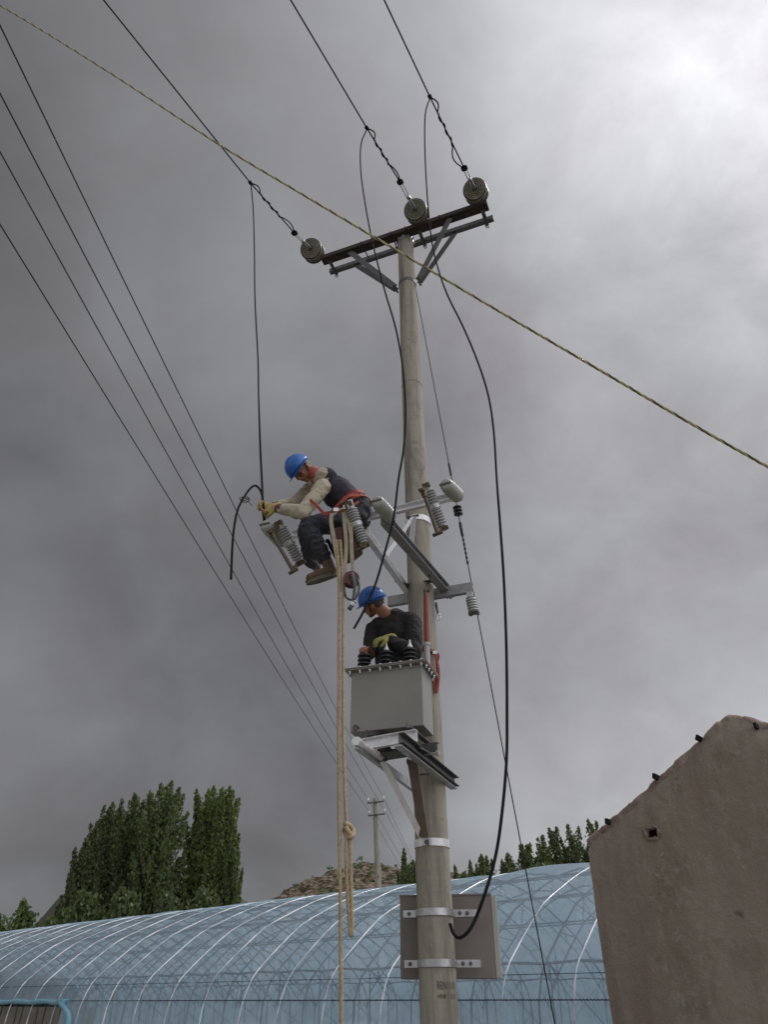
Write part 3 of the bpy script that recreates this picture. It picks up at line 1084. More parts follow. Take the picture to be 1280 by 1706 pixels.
GW = 'low voltage wires running to the distant pole'
line_wire('overhead_wire', 'uppermost of the four overhead wires sweeping down to the distant pole', GW, ins_far['TR'], (0, 39), 7.6, [(131, 310), (249, 560), (317, 700), (395, 852), (462, 987), (561, 1182)], (679, 1413), 0.007)
line_wire('overhead_wire', 'second overhead wire from above, ending at the lower right insulator of the distant pole', GW, ins_far['LR'], (0, 150), 7.3, [(209, 560), (282, 700), (384.5, 889), (495, 1090)], (674, 1411), 0.007)
line_wire('overhead_wire', 'third overhead wire from above, ending at the upper left insulator of the distant pole', GW, ins_far['TL'], (0, 249), 7.4, [(167, 560), (244, 700), (387, 946)], (668, 1427), 0.007)
line_wire('overhead_wire', 'lowest of the four overhead wires, ending at the lower left insulator of the distant pole', GW, ins_far['LL'], (0, 370), 7.1, [(111, 560), (200, 710), (385, 983), (565, 1282)], (657, 1425), 0.007)

# ------------------------------------------------------------------ mud plastered shed at right
TH = math.radians(40)
HU = Vector((math.cos(TH), -math.sin(TH), 0))
HB = Vector((math.sin(TH), math.cos(TH), 0))
HP = AY(977.5, 1400, 6.78)
HP.z = 0


def on_wall(px, py):
    r = ray(px, py)
    k = HP.dot(HB) / r.dot(HB)
    P = r * k + Vector((0, 0, CAM_Z))
    return (P - HP).dot(HU), P.z


outl = [on_wall(*p) for p in [(977.5, 1401), (996, 1383), (1014, 1370), (1044, 1345), (1060, 1332), (1084, 1306), (1108, 1287), (1128, 1270), (1146, 1252), (1160, 1238), (1178, 1222), (1196, 1204), (1206, 1197), (1218, 1194), (1240, 1197), (1262, 1206), (1280, 1208)]]
s_end, z_end = outl[-1]
hspan = outl[13][0]
peak = outl[13][1]
slope = 0.62
xs = s_end
zz = z_end
while xs < 2 * hspan:
    xs += 0.12
    zz = min(zz, peak - slope * (xs - hspan) * 0.95 + 0.03) + 0.008 * random.uniform(-1, 1)
    outl.append((xs, zz))
# jitter and subdivide the crest
crest = []
for (a, b) in zip(outl[:-1], outl[1:]):
    for k in range(4):
        f = k / 4
        s_ = a[0] + (b[0] - a[0]) * f
        z_ = a[1] + (b[1] - a[1]) * f
        crest.append((s_, z_ + 0.018 * noise.noise(Vector((s_ * 9, 3, 0))) + 0.007 * noise.noise(Vector((s_ * 34, 8, 0)))))
crest.append(outl[-1])
shed = thing('mud_shed', 'brown mud plastered gable wall of a shed at the right edge', 'shed', HP + HU * hspan)
DEP = 2.2
wm = MB()
# gable wall front as a grid so its face can be slightly uneven, with a real hole
NR = 46
hs0, hz1 = on_wall(1075, 1380)
hs1, hz0 = on_wall(1098, 1396)
cols = len(crest)


def wall_pt(i, j, back=0.0):
    s_, z_ = crest[i]
    zz_ = min(peak * 1.02 * j / NR, z_ - 2e-4 * (NR - j))
    b = 0.018 * noise.noise(Vector((s_ * 1.6, zz_ * 1.6, 1))) + 0.006 * noise.noise(Vector((s_ * 7, zz_ * 7, 5)))
    edge = min(1, (z_ - zz_) / 0.12)
    b = b * edge + (1 - edge) * 0.045
    if i == 0:
        s_ += 0.012 * noise.noise(Vector((0, zz_ * 3, 9)))
    return HP + HU * s_ + HB * (b + back) + Vector((0, 0, zz_ - 0.1 * (1 - j / NR)))


for i in range(cols):
    for j in range(NR + 1):
        wm.v.append(wall_pt(i, j))
for i in range(cols - 1):
    for j in range(NR):
        sc_ = (crest[i][0] + crest[i + 1][0]) / 2
        zc_ = peak * 1.02 * (j + 0.5) / NR
        if hs0 < sc_ < hs1 and hz0 < zc_ < hz1:
            continue
        a = i * (NR + 1) + j
        wm.f.append((a, a + NR + 1, a + NR + 2, a + 1))
# thickness of the parapet and the wall's back, sides
base = len(wm.v)
for i in range(cols):
    s_, z_ = crest[i]
    wm.v.append(HP + HU * s_ + HB * 0.15 + Vector((0, 0, z_ + 0.012)))
    wm.v.append(HP + HU * s_ + HB * 0.30 + Vector((0, 0, z_ - 0.03)))
    wm.v.append(HP + HU * s_ + HB * 0.30 + Vector((0, 0, -0.1)))
for i in range(cols - 1):
    t_ = i * (NR + 1) + NR
    u_ = (i + 1) * (NR + 1) + NR
    b0, b1 = base + 3 * i, base + 3 * (i + 1)
    wm.f += [(t_, u_, b1, b0), (b0, b1, b1 + 1, b0 + 1), (b0 + 1, b1 + 1, b1 + 2, b0 + 2)]
wm.f.append(tuple([j for j in range(0, NR + 1)] + [base, base + 1, base + 2]))
e0 = (cols - 1) * (NR + 1)
wm.f.append(tuple([e0 + j for j in range(NR, -1, -1)] + [base + 3 * (cols - 1) + 2, base + 3 * (cols - 1) + 1, base + 3 * (cols - 1)]))
wm.build('gable_wall', M['plaster'], shed, True, angle=50)
# side walls and rear gable behind
sw = MB()
ez = crest[0][1]
for s_ in (0.14, 2 * hspan - 0.14):
    sw.obox(HP + HU * s_ + HB * (DEP / 2 + 0.15) + Vector((0, 0, ez / 2 - 0.16)), HU, HB, Z, 0.12, DEP / 2 - 0.15, ez / 2 - 0.1)
sw.obox(HP + HU * hspan + HB * DEP + Vector((0, 0, ez / 2 - 0.16)), HU, HB, Z, hspan - 0.02, 0.12, ez / 2 - 0.1)
sw.build('rear_wall', M['plaster'], shed)
rf = MB()
for sg in (-1, 1):
    a = HP + HU * (hspan + sg * hspan) + Vector((0, 0, ez - 0.1))
    b = HP + HU * hspan + Vector((0, 0, peak - 0.12))
    va = [a + HB * 0.31, b + HB * 0.31, b + HB * (DEP + 0.2), a + HB * (DEP + 0.2)]
    va += [v - Vector((0, 0, 0.05)) for v in va]
    rf.add(va, [(0, 1, 2, 3), (7, 6, 5, 4), (0, 4, 5, 1), (1, 5, 6, 2), (2, 6, 7, 3), (3, 7, 4, 0)])
rf.build('roof', M['hole'], shed)
sc2 = MB()
random.seed(3)
hb_ = on_wall(1098, 1396)[1]
for (cx2, cz2, rx2, rz2) in ((hs0 - 0.004, 0.5, 0.020, 0.05), (hs1 + 0.006, 0.45, 0.016, 0.045), ((hs0 + hs1) / 2, -0.02, 0.07, 0.017), (hs0 + 0.03, 1.0, 0.035, 0.014), (hs1 - 0.02, 1.02, 0.03, 0.013)):
    zz2 = hz0 + (hz1 - hz0) * cz2
    sc2.ell(HP + HU * cx2 + HB * 0.02 + Vector((0, 0, zz2)), HU, HB, Z, rx2, 0.04, rz2, 10, 7)
    for k in range(4):
        sc2.ell(HP + HU * (cx2 + random.uniform(-1, 1) * rx2) + HB * 0.018 + Vector((0, 0, zz2 + random.uniform(-1, 1) * rz2)), HU, HB, Z, 0.013, 0.03, 0.011, 8, 6)
sc2.build('crumbled_edge', M['plaster'], shed, True)
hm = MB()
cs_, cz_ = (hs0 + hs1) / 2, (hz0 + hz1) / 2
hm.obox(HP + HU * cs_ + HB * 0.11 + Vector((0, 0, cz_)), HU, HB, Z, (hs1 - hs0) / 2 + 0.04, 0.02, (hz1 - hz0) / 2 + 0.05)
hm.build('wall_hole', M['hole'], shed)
bk = MB()
bk.obox(HP + HU * (cs_ + 0.005) + HB * 0.07 + Vector((0, 0, cz_ + 0.012)), HU, HB, Z, (hs1 - hs0) / 2 - 0.02, 0.03, 0.016)
cm = MB()
cpts, crad = [], []
for i, (s_, z_) in enumerate(crest):
    cpts.append(HP + HU * s_ + HB * 0.10 + Vector((0, 0, z_ - 0.022)))
    crad.append(0.062 + 0.016 * noise.noise(Vector((s_ * 6, 2, 7))) + 0.010 * noise.noise(Vector((s_ * 23, 4, 7))))
cm.tube(cpts, crad, 10)
cm.build('coping', M['coping'], shed, True)
for (px, py, rot) in [(1012, 1368, 0.12), (1091, 1293, 0.2), (1163, 1229, 0.45), (1259.5, 1209, 0.0)]:
    s_, z_ = on_wall(px, py)
    p = HP + HU * s_ + Vector((0, 0, z_))
    pe = MB()
    ax = (HU * math.cos(rot) - Z * math.sin(rot))
    az = (Z * math.cos(rot) + HU * math.sin(rot))
    pe.obox(p + HB * 0.06, ax, HB, az, 0.012, 0.085, 0.022)
    pe.build('roof_batten', M['black'], shed, bevel=0.003)

# ================================================================== THE POLE
PY = 6.3
PA = AY(675.5, 395, PY)
PB = AY(733, 1706, PY)
pd = (PA - PB) / (PA.z - PB.z)


def pole_c(z):
    return PA + pd * (z - PA.z)


def pole_r(z):
    return (0.142 - 0.0037 * z)


pbase = pole_c(0)
pole = thing('utility_pole', 'near tall grey concrete pole in the middle carrying both workers and the transformer box', 'utility pole', pbase)
m = MB()
zs = [-0.5, 0] + list(np.linspace(0.5, PA.z, 26))
m.tube([pole_c(z) for z in zs], [pole_r(z) for z in zs], 40)
m.build('shaft', M['concrete'], pole, True, angle=40)


def band(z, h=0.05, mat='galv_white', th=0.006, parent=None, lug=None):
    b = MB()
    r = pole_r(z) + th
    c = pole_c(z)
    b.lathe(c - Vector((0, 0, h / 2)), Z, [(0, r - th - 0.002), (0, r), (h, r), (h, r - th - 0.002)], 40)
    if lug is not None:
        for sg in (-1, 1):
            p = c + lug * sg * (r + 0.035)
            b.obox(p, lug, lug.cross(Z), Z, 0.04, 0.025, h / 2)
            for dd in (-0.012, ):
                b.cyl(p + lug.cross(Z) * 0.045, p - lug.cross(Z) * 0.045, 0.011, 8)
    return b


# embossed/stencilled marks on the shaft (two short lines of print)
GLY = {'R': 'R'}
PR = pole_r(1.6) + 0.0015


def pole_text(txt, zc, h, a0, wd):
    cu = bpy.data.curves.new('stencil_text', 'FONT')
    cu.body = txt
    cu.size = h
    cu.align_x = 'LEFT'
    ob = bpy.data.objects.new('tmp', cu)
    COL.objects.link(ob)
    dg = bpy.context.evaluated_depsgraph_get()
    me = bpy.data.meshes.new_from_object(ob.evaluated_get(dg))
    bpy.data.objects.remove(ob)
    mb = MB()
    vs_ = [v.co.copy() for v in me.vertices]
    x1 = max(v.x for v in vs_)
    out = []
    for v in vs_:
        f = v.x / x1
        a = a0 + wd * f / PR
        z = zc + v.y
        c = pole_c(z)
        r = pole_r(z) + 0.0015
        out.append(c + Vector((math.sin(a) * r, -math.cos(a) * r, 0)))
    mb.add([o for o in out], [tuple(p.vertices) for p in me.polygons])
    # thicken
    n = len(mb.v)
    return mb


pole_text('RRN11111', AY(740, 1648, 6.17).z, 0.072, -0.12, 0.150).build('stencil_marking', M['ink'], pole)
pole_text('HNR 1 5111', AY(740, 1663, 6.17).z, 0.042, -0.10, 0.145).build('stencil_marking', M['ink'], pole)
for zz_ in (9.25, 7.5):
    b = band(zz_, 0.012, th=0.003)
    b.build('mould_ring', M['concrete'], pole, True, angle=30)

# ------------------------------------------------------------------ top crossarm assembly
ZT = PA.z - 0.10
xa = thing('crossarm', 'long rusty twin-beam crossarm bolted to the very top of the pole', 'crossarm', pole_c(ZT))
nl, nr = AZ(536, 435, ZT), AZ(813, 342, ZT)
UCt = (nr - nl).normalized()
UFt = Vector((UCt.y, -UCt.x, 0))
fl_, fr_ = AZ(551, 456, ZT), AZ(822, 366, ZT)
off = ((fl_ - nl) + (fr_ - nr)) / 2
sep_ = -off.dot(UFt)
mb = MB()
mb.angle(nl, nr, 0.085, 0.012, side=-1, vert=1)
mb.obox((nl + nr) / 2 + UFt * 0.0 + Z * 0.04, UCt, UFt, Z, (nr - nl).length / 2 - 0.003, 0.034, 0.035)
mb.build('front_beam', M['rust'], xa, bevel=0.002)
bl = nl - UFt * sep_ + UCt * 0.02
br = nr - UFt * sep_ + UCt * 0.02
mb = MB()
mb.obox((bl + br) / 2 + Z * 0.03, UCt, UFt, Z, (br - bl).length / 2, 0.03, 0.035)
mb.build('rear_beam', M['galv_dark'], xa, bevel=0.002)
Lb = (nr - nl).length
for f, kind_ in ((0.045, 1), (0.60, 1), (0.965, 1)):
    e = MB()
    p = nl + UCt * (Lb * f)
    e.bar(p + Z * -0.006 - UFt * 0.035, p - UFt * (sep_ + 0.05) - Z * 0.006, 0.05, 0.009)
    for g_ in (0.3, 0.5, 0.7):
        q = p - UFt * sep_ * g_
        e.cyl(q - Z * 0.02, q + Z * 0.003, 0.012, 8)
    q = p - UFt * (sep_ + 0.045)
    e.tube([q + Vector((math.cos(a) * 0.02, 0, math.sin(a) * 0.02 - 0.045)) for a in np.linspace(0, 2 * math.pi, 13)], 0.006, 5)
    e.build('end_tie', M['galv_dark'], xa)
for f in (0.26, 0.44, 0.53, 0.73):
    e = MB()
    p = nl + UCt * (Lb * f)
    e.cyl(p + UFt * 0.07 + Z * 0.03, p - UFt * (sep_ + 0.05) + Z * 0.03, 0.009, 8)
    for q in (p + UFt * 0.045, p - UFt * (sep_ + 0.035)):
        e.cyl(q + Z * 0.03 - UFt * 0.008, q + Z * 0.03 + UFt * 0.008, 0.02, 6)
    e.build('through_bolt', M['galv_dark'], xa)
# knee braces: pairs from the beams down to the clamp
zc = AY(690, 475, PY).z
cc = pole_c(zc)
rc = pole_r(zc)
for sg, f in ((-1, 0.18), (1, 0.785)):
    lug = cc + UCt * sg * (rc + 0.05)
    for (bb) in (0, 1):
        p = nl + UCt * (Lb * f) - UFt * (sep_ * bb)
        e = MB()
        e.bar(p - Z * 0.01, lug - UFt * (0.03 if bb else -0.03), 0.075, 0.011, up=UFt)
        e.build('knee_brace', M['galv_dark'], xa, bevel=0.002)
    e = MB()
    e.cyl(lug + UFt * 0.07, lug - UFt * 0.07, 0.014, 8)
    e.cyl(lug + UFt * 0.05, lug + UFt * 0.062, 0.024, 6)
    e.build('clamp_bolt', M['galv_dark'], xa)
b = band(zc, 0.05, 'galv_dark', 0.006)
b.build('clamp_band', M['galv_dark'], xa, True, angle=30)
b = band(ZT - 0.03, 0.07, 'galv_white', 0.007)
c0 = pole_c(ZT - 0.03)
for a in range(10):
    aa = a * 2 * math.pi / 10
    b.obox(c0 + Vector((math.cos(aa), math.sin(aa), 0)) * (pole_r(ZT) + 0.012), X, Y, Z, 0.01, 0.01, 0.02)
b.build('top_band', M['galv'], xa, False)

# ------------------------------------------------------------------ disc insulator strings and line conductors
disc_prof = [(0.0, 0.03), (0.0, 0.148), (0.010, 0.152), (0.022, 0.148), (0.035, 0.12), (0.055, 0.075), (0.065, 0.05), (0.12, 0.045), (0.13, 0.02)]


def disc_insulator(px, py, label, wirepts, jump_pt):
    """axis roughly along the conductor; (px, py) centre of the front disc"""
    z0 = ZT + 0.10
    c = AZ(px, py, z0)
    # conductor direction: towards the pixel far up the wire at nearly the same height
    far = AZ(wirepts[-1][0], wirepts[-1][1], z0 + 0.05)
    ax = (far - c).normalized()
    wire_ax = ax
    tocam = (Vector((0, 0, CAM_Z)) - c).normalized()
    ax = (ax * 0.42 + tocam * 0.58).normalized()
    t = thing('disc_insulator', label, 'insulator', c, 'tension insulators on the top crossarm')
    for k in range(2):
        p = c - ax * (0.0 + 0.15 * k)
        m = MB()
        m.lathe(p, -ax, [(0.004, 0.02), (0.004, 0.148), (-0.002, 0.151), (0.012, 0.154), (0.026, 0.148), (0.04, 0.11), (0.062, 0.06), (0.11, 0.055), (0.14, 0.03)], 36)
        for i_, r in enumerate((0.128, 0.101, 0.075, 0.050)):
            m.lathe(p + ax * 0.022, -ax, [(0.0, r - 0.005), (-0.003, r), (0.0, r + 0.005), (0.03, r + 0.006), (0.03, r - 0.006), (0.0, r - 0.005)], 32)
        d = m.build('disc', M['disc'], t, True, angle=40)
        r_ = MB()
        r_.lathe(p + ax * 0.004, ax, [(0, 0.02), (0, 0.143), (0.002, 0.143), (0.002, 0.02)], 32)
        r_.build('disc_face', M['disc_shade'], d)
        pn = MB()
        pn.cyl(p - ax * 0.01, p + ax * 0.05, 0.012, 8)
        pn.sph(p + ax * 0.05, 0.02)
        pn.build('pin', M['galv_dark'], d, True)
    ln = MB()
    back = c - ax * 0.36
    ln.cyl(c - ax * 0.27, back, 0.016, 8)
    ln.obox(back, ax, UCt, Z, 0.03, 0.02, 0.03)
    ln.build('link', M['galv_dark'], t)
    # yoke and thimble clamp in front
    cl_ = AZ(wirepts[0][0], wirepts[0][1], z0 + 0.01)
    y = MB()
    sd = ax.cross(Z).normalized()
    y.cyl(c + ax * 0.04 + sd * 0.018, cl_ + sd * 0.018, 0.007, 6)
    y.cyl(c + ax * 0.04 - sd * 0.018, cl_ - sd * 0.018, 0.007, 6)
    y.obox(c + (cl_ - c) * 0.45, ax, sd, Z, 0.05, 0.022, 0.02)
    y.build('yoke', M['galv'], t)
    kn = MB()
    for q in range(4):
        kn.tube([cl_ + ax * (0.015 * q - 0.02) + sd * math.cos(a) * 0.032 + Z * math.sin(a) * 0.032 for a in np.linspace(0, 2 * math.pi, 11)], 0.012, 6)
    kn.build('clamp', M['black'], t, True)
    return c, wire_ax, cl_, z0


def conductor(label, c, ax, cl_, z0, split, far, blow=0.05):
    sp = AZ(split[0], split[1], z0 + 0.02)
    fr = AZ(far[0], far[1], z0 + 0.06)
    end = fr + (fr - cl_) * 3.0
    sd = ax.cross(Z).normalized()
    m = MB()
    m.tube([cl_, (cl_ + sp) / 2, sp, fr, end], 0.0085, 8)
    d = sp - cl_
    # second strand: open loop near the clamp, twisted further on
    pts = []
    for k in range(41):
        f = k / 40
        if f < 0.35:
            o = -sd * math.sin(math.pi * f / 0.35) * blow
            tw = o
        elif f < 0.8:
            a = (f - 0.35) * 34
            tw = (sd * math.cos(a) + Z * math.sin(a)) * 0.014
        else:
            g_ = (f - 0.8) / 0.2
            tw = sd * math.sin(math.pi * g_) * (-0.05)
        pts.append(cl_ + d * f + tw)
    m.tube(pts, 0.0085, 6)
    # binding knot at the split
    for q in range(3):
        m.tube([sp + d.normalized() * (0.012 * q) + sd * math.cos(a) * 0.018 + Z * math.sin(a) * 0.018 for a in np.linspace(0, 2 * math.pi, 9)], 0.007, 5)
    m.build('line_conductor', M['black'], None, True)['label'] = label
    o = bpy.data.objects[-1] if False else None
    return sp


GI = 'line conductors leaving the top crossarm'


def tag_last(label, cat, group=None):
    pass


I1 = disc_insulator(518, 415, 'grey disc insulator pair hanging off the left end of the top crossarm', [(491, 389), (172, 0)], None)
I2 = disc_insulator(692, 350, 'grey disc insulator pair near the middle of the top crossarm, above the pole', [(667, 304), (484, 0)], None)
I3 = disc_insulator(791, 316, 'grey disc insulator pair at the right end of the top crossarm', [(774, 281), (640, 0)], None)
SP = []
for (I, sp, fr, lab, bl_) in ((I1, (418, 306), (172, 0), 'black line conductor running from the left disc insulator up to the top edge', 0.05),
                              (I2, (612, 215), (484, 0), 'black line conductor running from the middle disc insulator up to the top edge', 0.03),
                              (I3, (717, 163), (640, 0), 'black line conductor running from the right disc insulator up to the top edge', -0.07)):
    SP.append(conductor(lab, I[0], I[1], I[2], I[3], sp, fr, bl_))
for o in list(COL.objects):
    if o.name.startswith('line_conductor'):
        tag(o, None, 'wire', GI)


def hang(name, mat, label, cat, pts, ys, rad, n=8, group=None):
    P = []
    for (p, y) in zip(pts, ys):
        P.append(AY(p[0], p[1], y) if not isinstance(p, Vector) else p)
    m = MB()
    m.tube(P, rad, 8, n)
    o = m.build(name, M[mat], None, True)
    tag(o, label, cat, group)
    return o


def lerp_ys(y0, y1, n, e=1.0):
    return [y0 + (y1 - y0) * min(1, (i / (n - 1)) ** e) for i in range(n)]


GJ = 'dropper cables hanging from the line conductors'
p1 = [SP[0], (422, 350), (424, 420), (425, 500), (430, 600), (431, 660), (434, 750), (437, 810), (438, 845), (440, 868)]
ys = [0] + lerp_ys(SP[0].y + 0.05, 5.20, 9, 0.6)
hang('dropper_cable', 'black', 'black dropper cable hanging down to the gloved hands of the upper worker', 'cable', p1, ys, [0.0075] * 6 + [0.010] * 4, group=GJ)
p2 = [SP[1], (602, 240), (601, 280), (607, 330), (620, 400), (640, 480), (659, 545), (671, 610), (676, 680), (673, 745), (664, 800), (656, 862), (640, 925), (625, 975), (606, 1018), (590, 1047)]
ys = [0] + lerp_ys(SP[1].y + 0.02, 4.9, 15, 0.55)
hang('dropper_cable', 'black', 'black dropper cable curving in front of the pole and ending left of the lower worker', 'cable', p2, ys, [0.0075] * 5 + [0.0088] * 11, group=GJ)
p3 = [SP[2], (709, 190), (708, 240), (711, 310), (718, 390), (728, 440), (745, 490), (772, 545), (797, 605), (814, 660), (823, 720), (828, 800), (834, 880), (840, 970), (844, 1080), (845, 1190), (844, 1270), (836, 1360), (825, 1430), (806, 1495), (786, 1543), (768, 1561), (756, 1555), (750, 1538)]
ys = [0] + lerp_ys(SP[2].y + 0.02, 5.3, 23, 0.5)
hang('dropper_cable', 'black', 'long black cable looping down right of the pole and hooking upward at its free end', 'cable', p3, ys, [0.0075] * 6 + [0.009] * 6 + [0.0105] * 12, group=GJ)
hang('cable_tail', 'black', 'short bent black cable end curving left out of the upper worker\'s hands', 'cable',
     [(442, 868), (439, 842), (436, 822), (428, 810), (419, 812), (407, 828), (396, 850), (390, 880), (387, 915), (385, 965)],
     [5.2, 5.2, 5.18, 5.14, 5.1, 5.05, 5.0, 4.98, 4.97, 4.97], [0.0095] * 10)
m = MB()
cc_ = AY(408, 832, 5.02)
pts = []
for k in range(60):
    a = k * 0.42
    pts.append(cc_ + Vector((math.cos(a) * (0.035 + 0.006 * math.sin(k)), 0.02 * math.sin(k * 0.7), math.sin(a) * 0.02)))
pts += [AY(414, 836, 5.08), AY(421, 843, 5.14)]
m.tube(pts, 0.0028, 5)
tag(m.build('wire_coil', M['wire'], None, True), 'small coil of thin tie wire held before the upper worker\'s hands', 'wire')

# ------------------------------------------------------------------ stay wire on the right
st_a = pole_c(9.3) + Vector((0.10, 0.03, 0))
st_b = AY(925, 1706, 6.9)
dd = st_b - st_a
st_g = st_a + dd * ((0.0 - st_a.z) / dd.z)
sw_ = thing('stay_wire', 'thin stay wire running from the pole top down past the mud wall side', 'wire', st_g)
m = MB()
m.tube([st_a, st_a + dd * 0.5, st_g], 0.0055, 6)
m.build('strand', M['wire'], sw_, True)
f0 = 0.0


def stay_at(py):
    lo_, hi_ = 0.0, 1.0
    for _ in range(40):
        mid = (lo_ + hi_) / 2
        P = st_a + dd * mid
        r = P - Vector((0, 0, CAM_Z))
        v = (-r.y * sP + r.z * cP) / (r.y * cP + r.z * sP)
        y_ = 853 - v * F
        if y_ < py:
            lo_ = mid
        else:
            hi_ = mid
    return st_a + dd * lo_


for (ya, yb, r) in ((772, 792, 0.011), (888, 940, 0.010), (870, 892, 0.014), (985, 1010, 0.009)):
    m = MB()
    a, b = stay_at(ya), stay_at(yb)
    x_, y_ = perp(b - a)
    for ph in (0, math.pi):
        m.tube([a + (b - a) * f + (x_ * math.cos(ph + f * 22) + y_ * math.sin(ph + f * 22)) * r * 0.7 for f in np.linspace(0, 1, 24)], r * 0.6, 5)
    m.build('twisted_grip', M['wire'], sw_, True)
m = MB()
a, b = stay_at(842), stay_at(860)
ax_ = (b - a)
Ls = ax_.length
pr = [(0, 0.012)]
for k in range(3):
    pr += [(Ls * (0.1 + 0.3 * k), 0.018), (Ls * (0.16 + 0.3 * k), 0.048), (Ls * (0.24 + 0.3 * k), 0.048), (Ls * (0.30 + 0.3 * k), 0.018)]
pr += [(Ls, 0.012)]
m.lathe(a, ax_, pr, 16)
m.build('shed_insulator', M['bushing'], sw_, True, angle=40)

# ------------------------------------------------------------------ upper bracket frame
ZB = 4.89
fb = thing('bracket_frame', 'upper galvanised steel bracket frame projecting forward from the pole beside the upper worker', 'bracket', pole_c(ZB))


def chan(name, a, b, h, w, t, mat, parent, side=1, up=Z, bev=0.0015):
    m = MB()
    m.channel(a, b, h, w, t, up, side)
    return m.build(name, M[mat], parent, bevel=bev)


ra, rb = AZ(744, 992, ZB), AZ(634, 868, ZB)
la, lb = AZ(680, 992, ZB), AZ(604, 888, ZB)
chan('arm', ra, rb, 0.075, 0.085, 0.007, 'galv_mid', fb, side=-1)
chan('arm', la, lb, 0.07, 0.055, 0.007, 'galv_white', fb, side=-1)
ZC = ZB + 0.075
fa, fbp = AZ(488, 893, ZC), AZ(758, 829, ZC)
chan('front_crossbar', fa, fbp, 0.065, 0.04, 0.006, 'galv_white', fb, side=1)
# rear crossarm, behind the shaft, and the front clamp plate
rl, rr_ = AZ(646, 1001, ZB - 0.04), AZ(787, 977, ZB - 0.04)
sh = Vector((0, 0, 0))
chan('rear_crossarm', rl, rr_, 0.10, 0.05, 0.007, 'galv_mid', fb, side=-1)
cp = pole_c(ZB)
m = MB()
m.bar(AZ(668, 976, ZB + 0.02), AZ(735, 965, ZB + 0.02), 0.05, 0.012)
m.build('clamp_plate', M['galv_dark'], fb, bevel=0.002)
m = MB()
for px_, py_ in ((673, 975), (730, 967)):
    p = AZ(px_, py_, ZB + 0.01)
    m.cyl(p + UF * 0.03, p - UF * 0.40, 0.009, 8)
m.cyl(AZ(725, 964, ZB + 0.03), AZ(738, 962, ZB + 0.03), 0.007, 6)
m.build('clamp_rod', M['galv_dark'], fb)
zb_ = AY(704, 863, PY - 0.1).z
b = band(zb_, 0.06, lug=None, th=0.008)
b.build('clamp_band', M['galv_white'], fb, True, angle=30)
bp_ = AY(690, 860, 6.12)
for tgt, mt_ in ((AZ(638, 934, ZB + 0.03), 'galv_white'), (AZ(684, 925, ZB + 0.03), 'galv')):
    m = MB()
    m.bar(bp_, tgt, 0.045, 0.006, up=UF)
    m.bar(bp_ - UC * 0.0225 - UF * 0.02, tgt - UC * 0.0225 - UF * 0.02, 0.006, 0.040, up=UF)
    m.build('diagonal_brace', M[mt_], fb)
m = MB()
m.cyl(bp_ - UC * 0.06, bp_ + UC * 0.05, 0.012, 8)
m.cyl(bp_ - UC * 0.07, bp_ - UC * 0.055, 0.022, 6)
m.build('brace_bolt', M['galv_dark'], fb)
m = MB()
c_ = AZ(666, 968, ZB + 0.06)
m.tube([c_ + Vector((math.cos(a) * 0.045, 0.02 * math.cos(a), math.sin(a) * 0.045)) for a in np.linspace(-0.6, 3.7, 16)], 0.005, 5)
m.build('wire_loop', M['galv_dark'], fb, True)
for (px_, py_) in ((716, 958), (690, 1000), (735, 985)):
    m = MB()
    p = AZ(px_, py_, ZB - 0.03)
    m.cyl(p - Z * 0.02, p + Z * 0.015, 0.012, 6)
    m.build('bolt', M['galv_dark'], fb)

# small line post insulator at the right end of the rear crossarm and shackle beside the shaft
pi_ = rr_ + UC * -0.03 - Z * 0.055
t = thing('pin_insulator', 'small white ribbed insulator hanging under the right end of the upper rear crossarm', 'insulator', pi_)
ax_ = (AZ(789, 1018, ZB - 0.28) - pi_).normalized()
m = MB()
m.cyl(pi_, pi_ + ax_ * 0.07, 0.012, 8)
m.obox(pi_ + ax_ * 0.03, UC, UF, Z, 0.028, 0.02, 0.03)
m.build('bracket', M['galv'], t)
pr = [(0.05, 0.02), (0.055, 0.045)]
for k in range(5):
    pr += [(0.065 + 0.026 * k, 0.038), (0.075 + 0.026 * k, 0.050), (0.083 + 0.026 * k, 0.050)]
pr += [(0.195, 0.035), (0.2, 0.02)]
m = MB()
m.lathe(pi_, ax_, pr, 20)
m.build('ribbed_body', M['porcelain'], t, True, angle=50)
m = MB()
m.obox(pi_ + ax_ * 0.21, UC, UF, Z, 0.05, 0.012, 0.012)
m.cyl(pi_ + ax_ * 0.2 + UC * 0.04, pi_ + ax_ * 0.23 + UC * 0.04, 0.015, 6)
m.cyl(pi_ + ax_ * 0.2 - UC * 0.03, pi_ + ax_ * 0.23 - UC * 0.03, 0.015, 6)
m.build('end_clamp', M['galv_dark'], t)
m = MB()
pa = pi_ + Vector((0.03, 0.05, 0.10))
m.tube([pa, stay_at(985), stay_at(1000)], 0.004, 5, 4)
m.build('tie_loop', M['wire'], t, True)
sh_ = AY(727, 1003, 6.40)
t = thing('shackle', 'small steel shackle hanging beside the right side of the shaft under the crossarm', 'shackle', sh_)
m = MB()
m.tube([sh_, sh_ - Z * 0.04, sh_ - Z * 0.12 + X * 0.01], [0.008, 0.013, 0.009], 8, 3)
m.build('link', M['galv_dark'], t, True)
m = MB()
c_ = sh_ - Z * 0.155 + X * 0.012
m.tube([c_ + Vector((math.cos(a) * 0.018, 0, math.sin(a) * 0.034)) for a in np.linspace(0, 2 * math.pi, 15)], 0.006, 6)
m.build('ring', M['galv'], t, True)

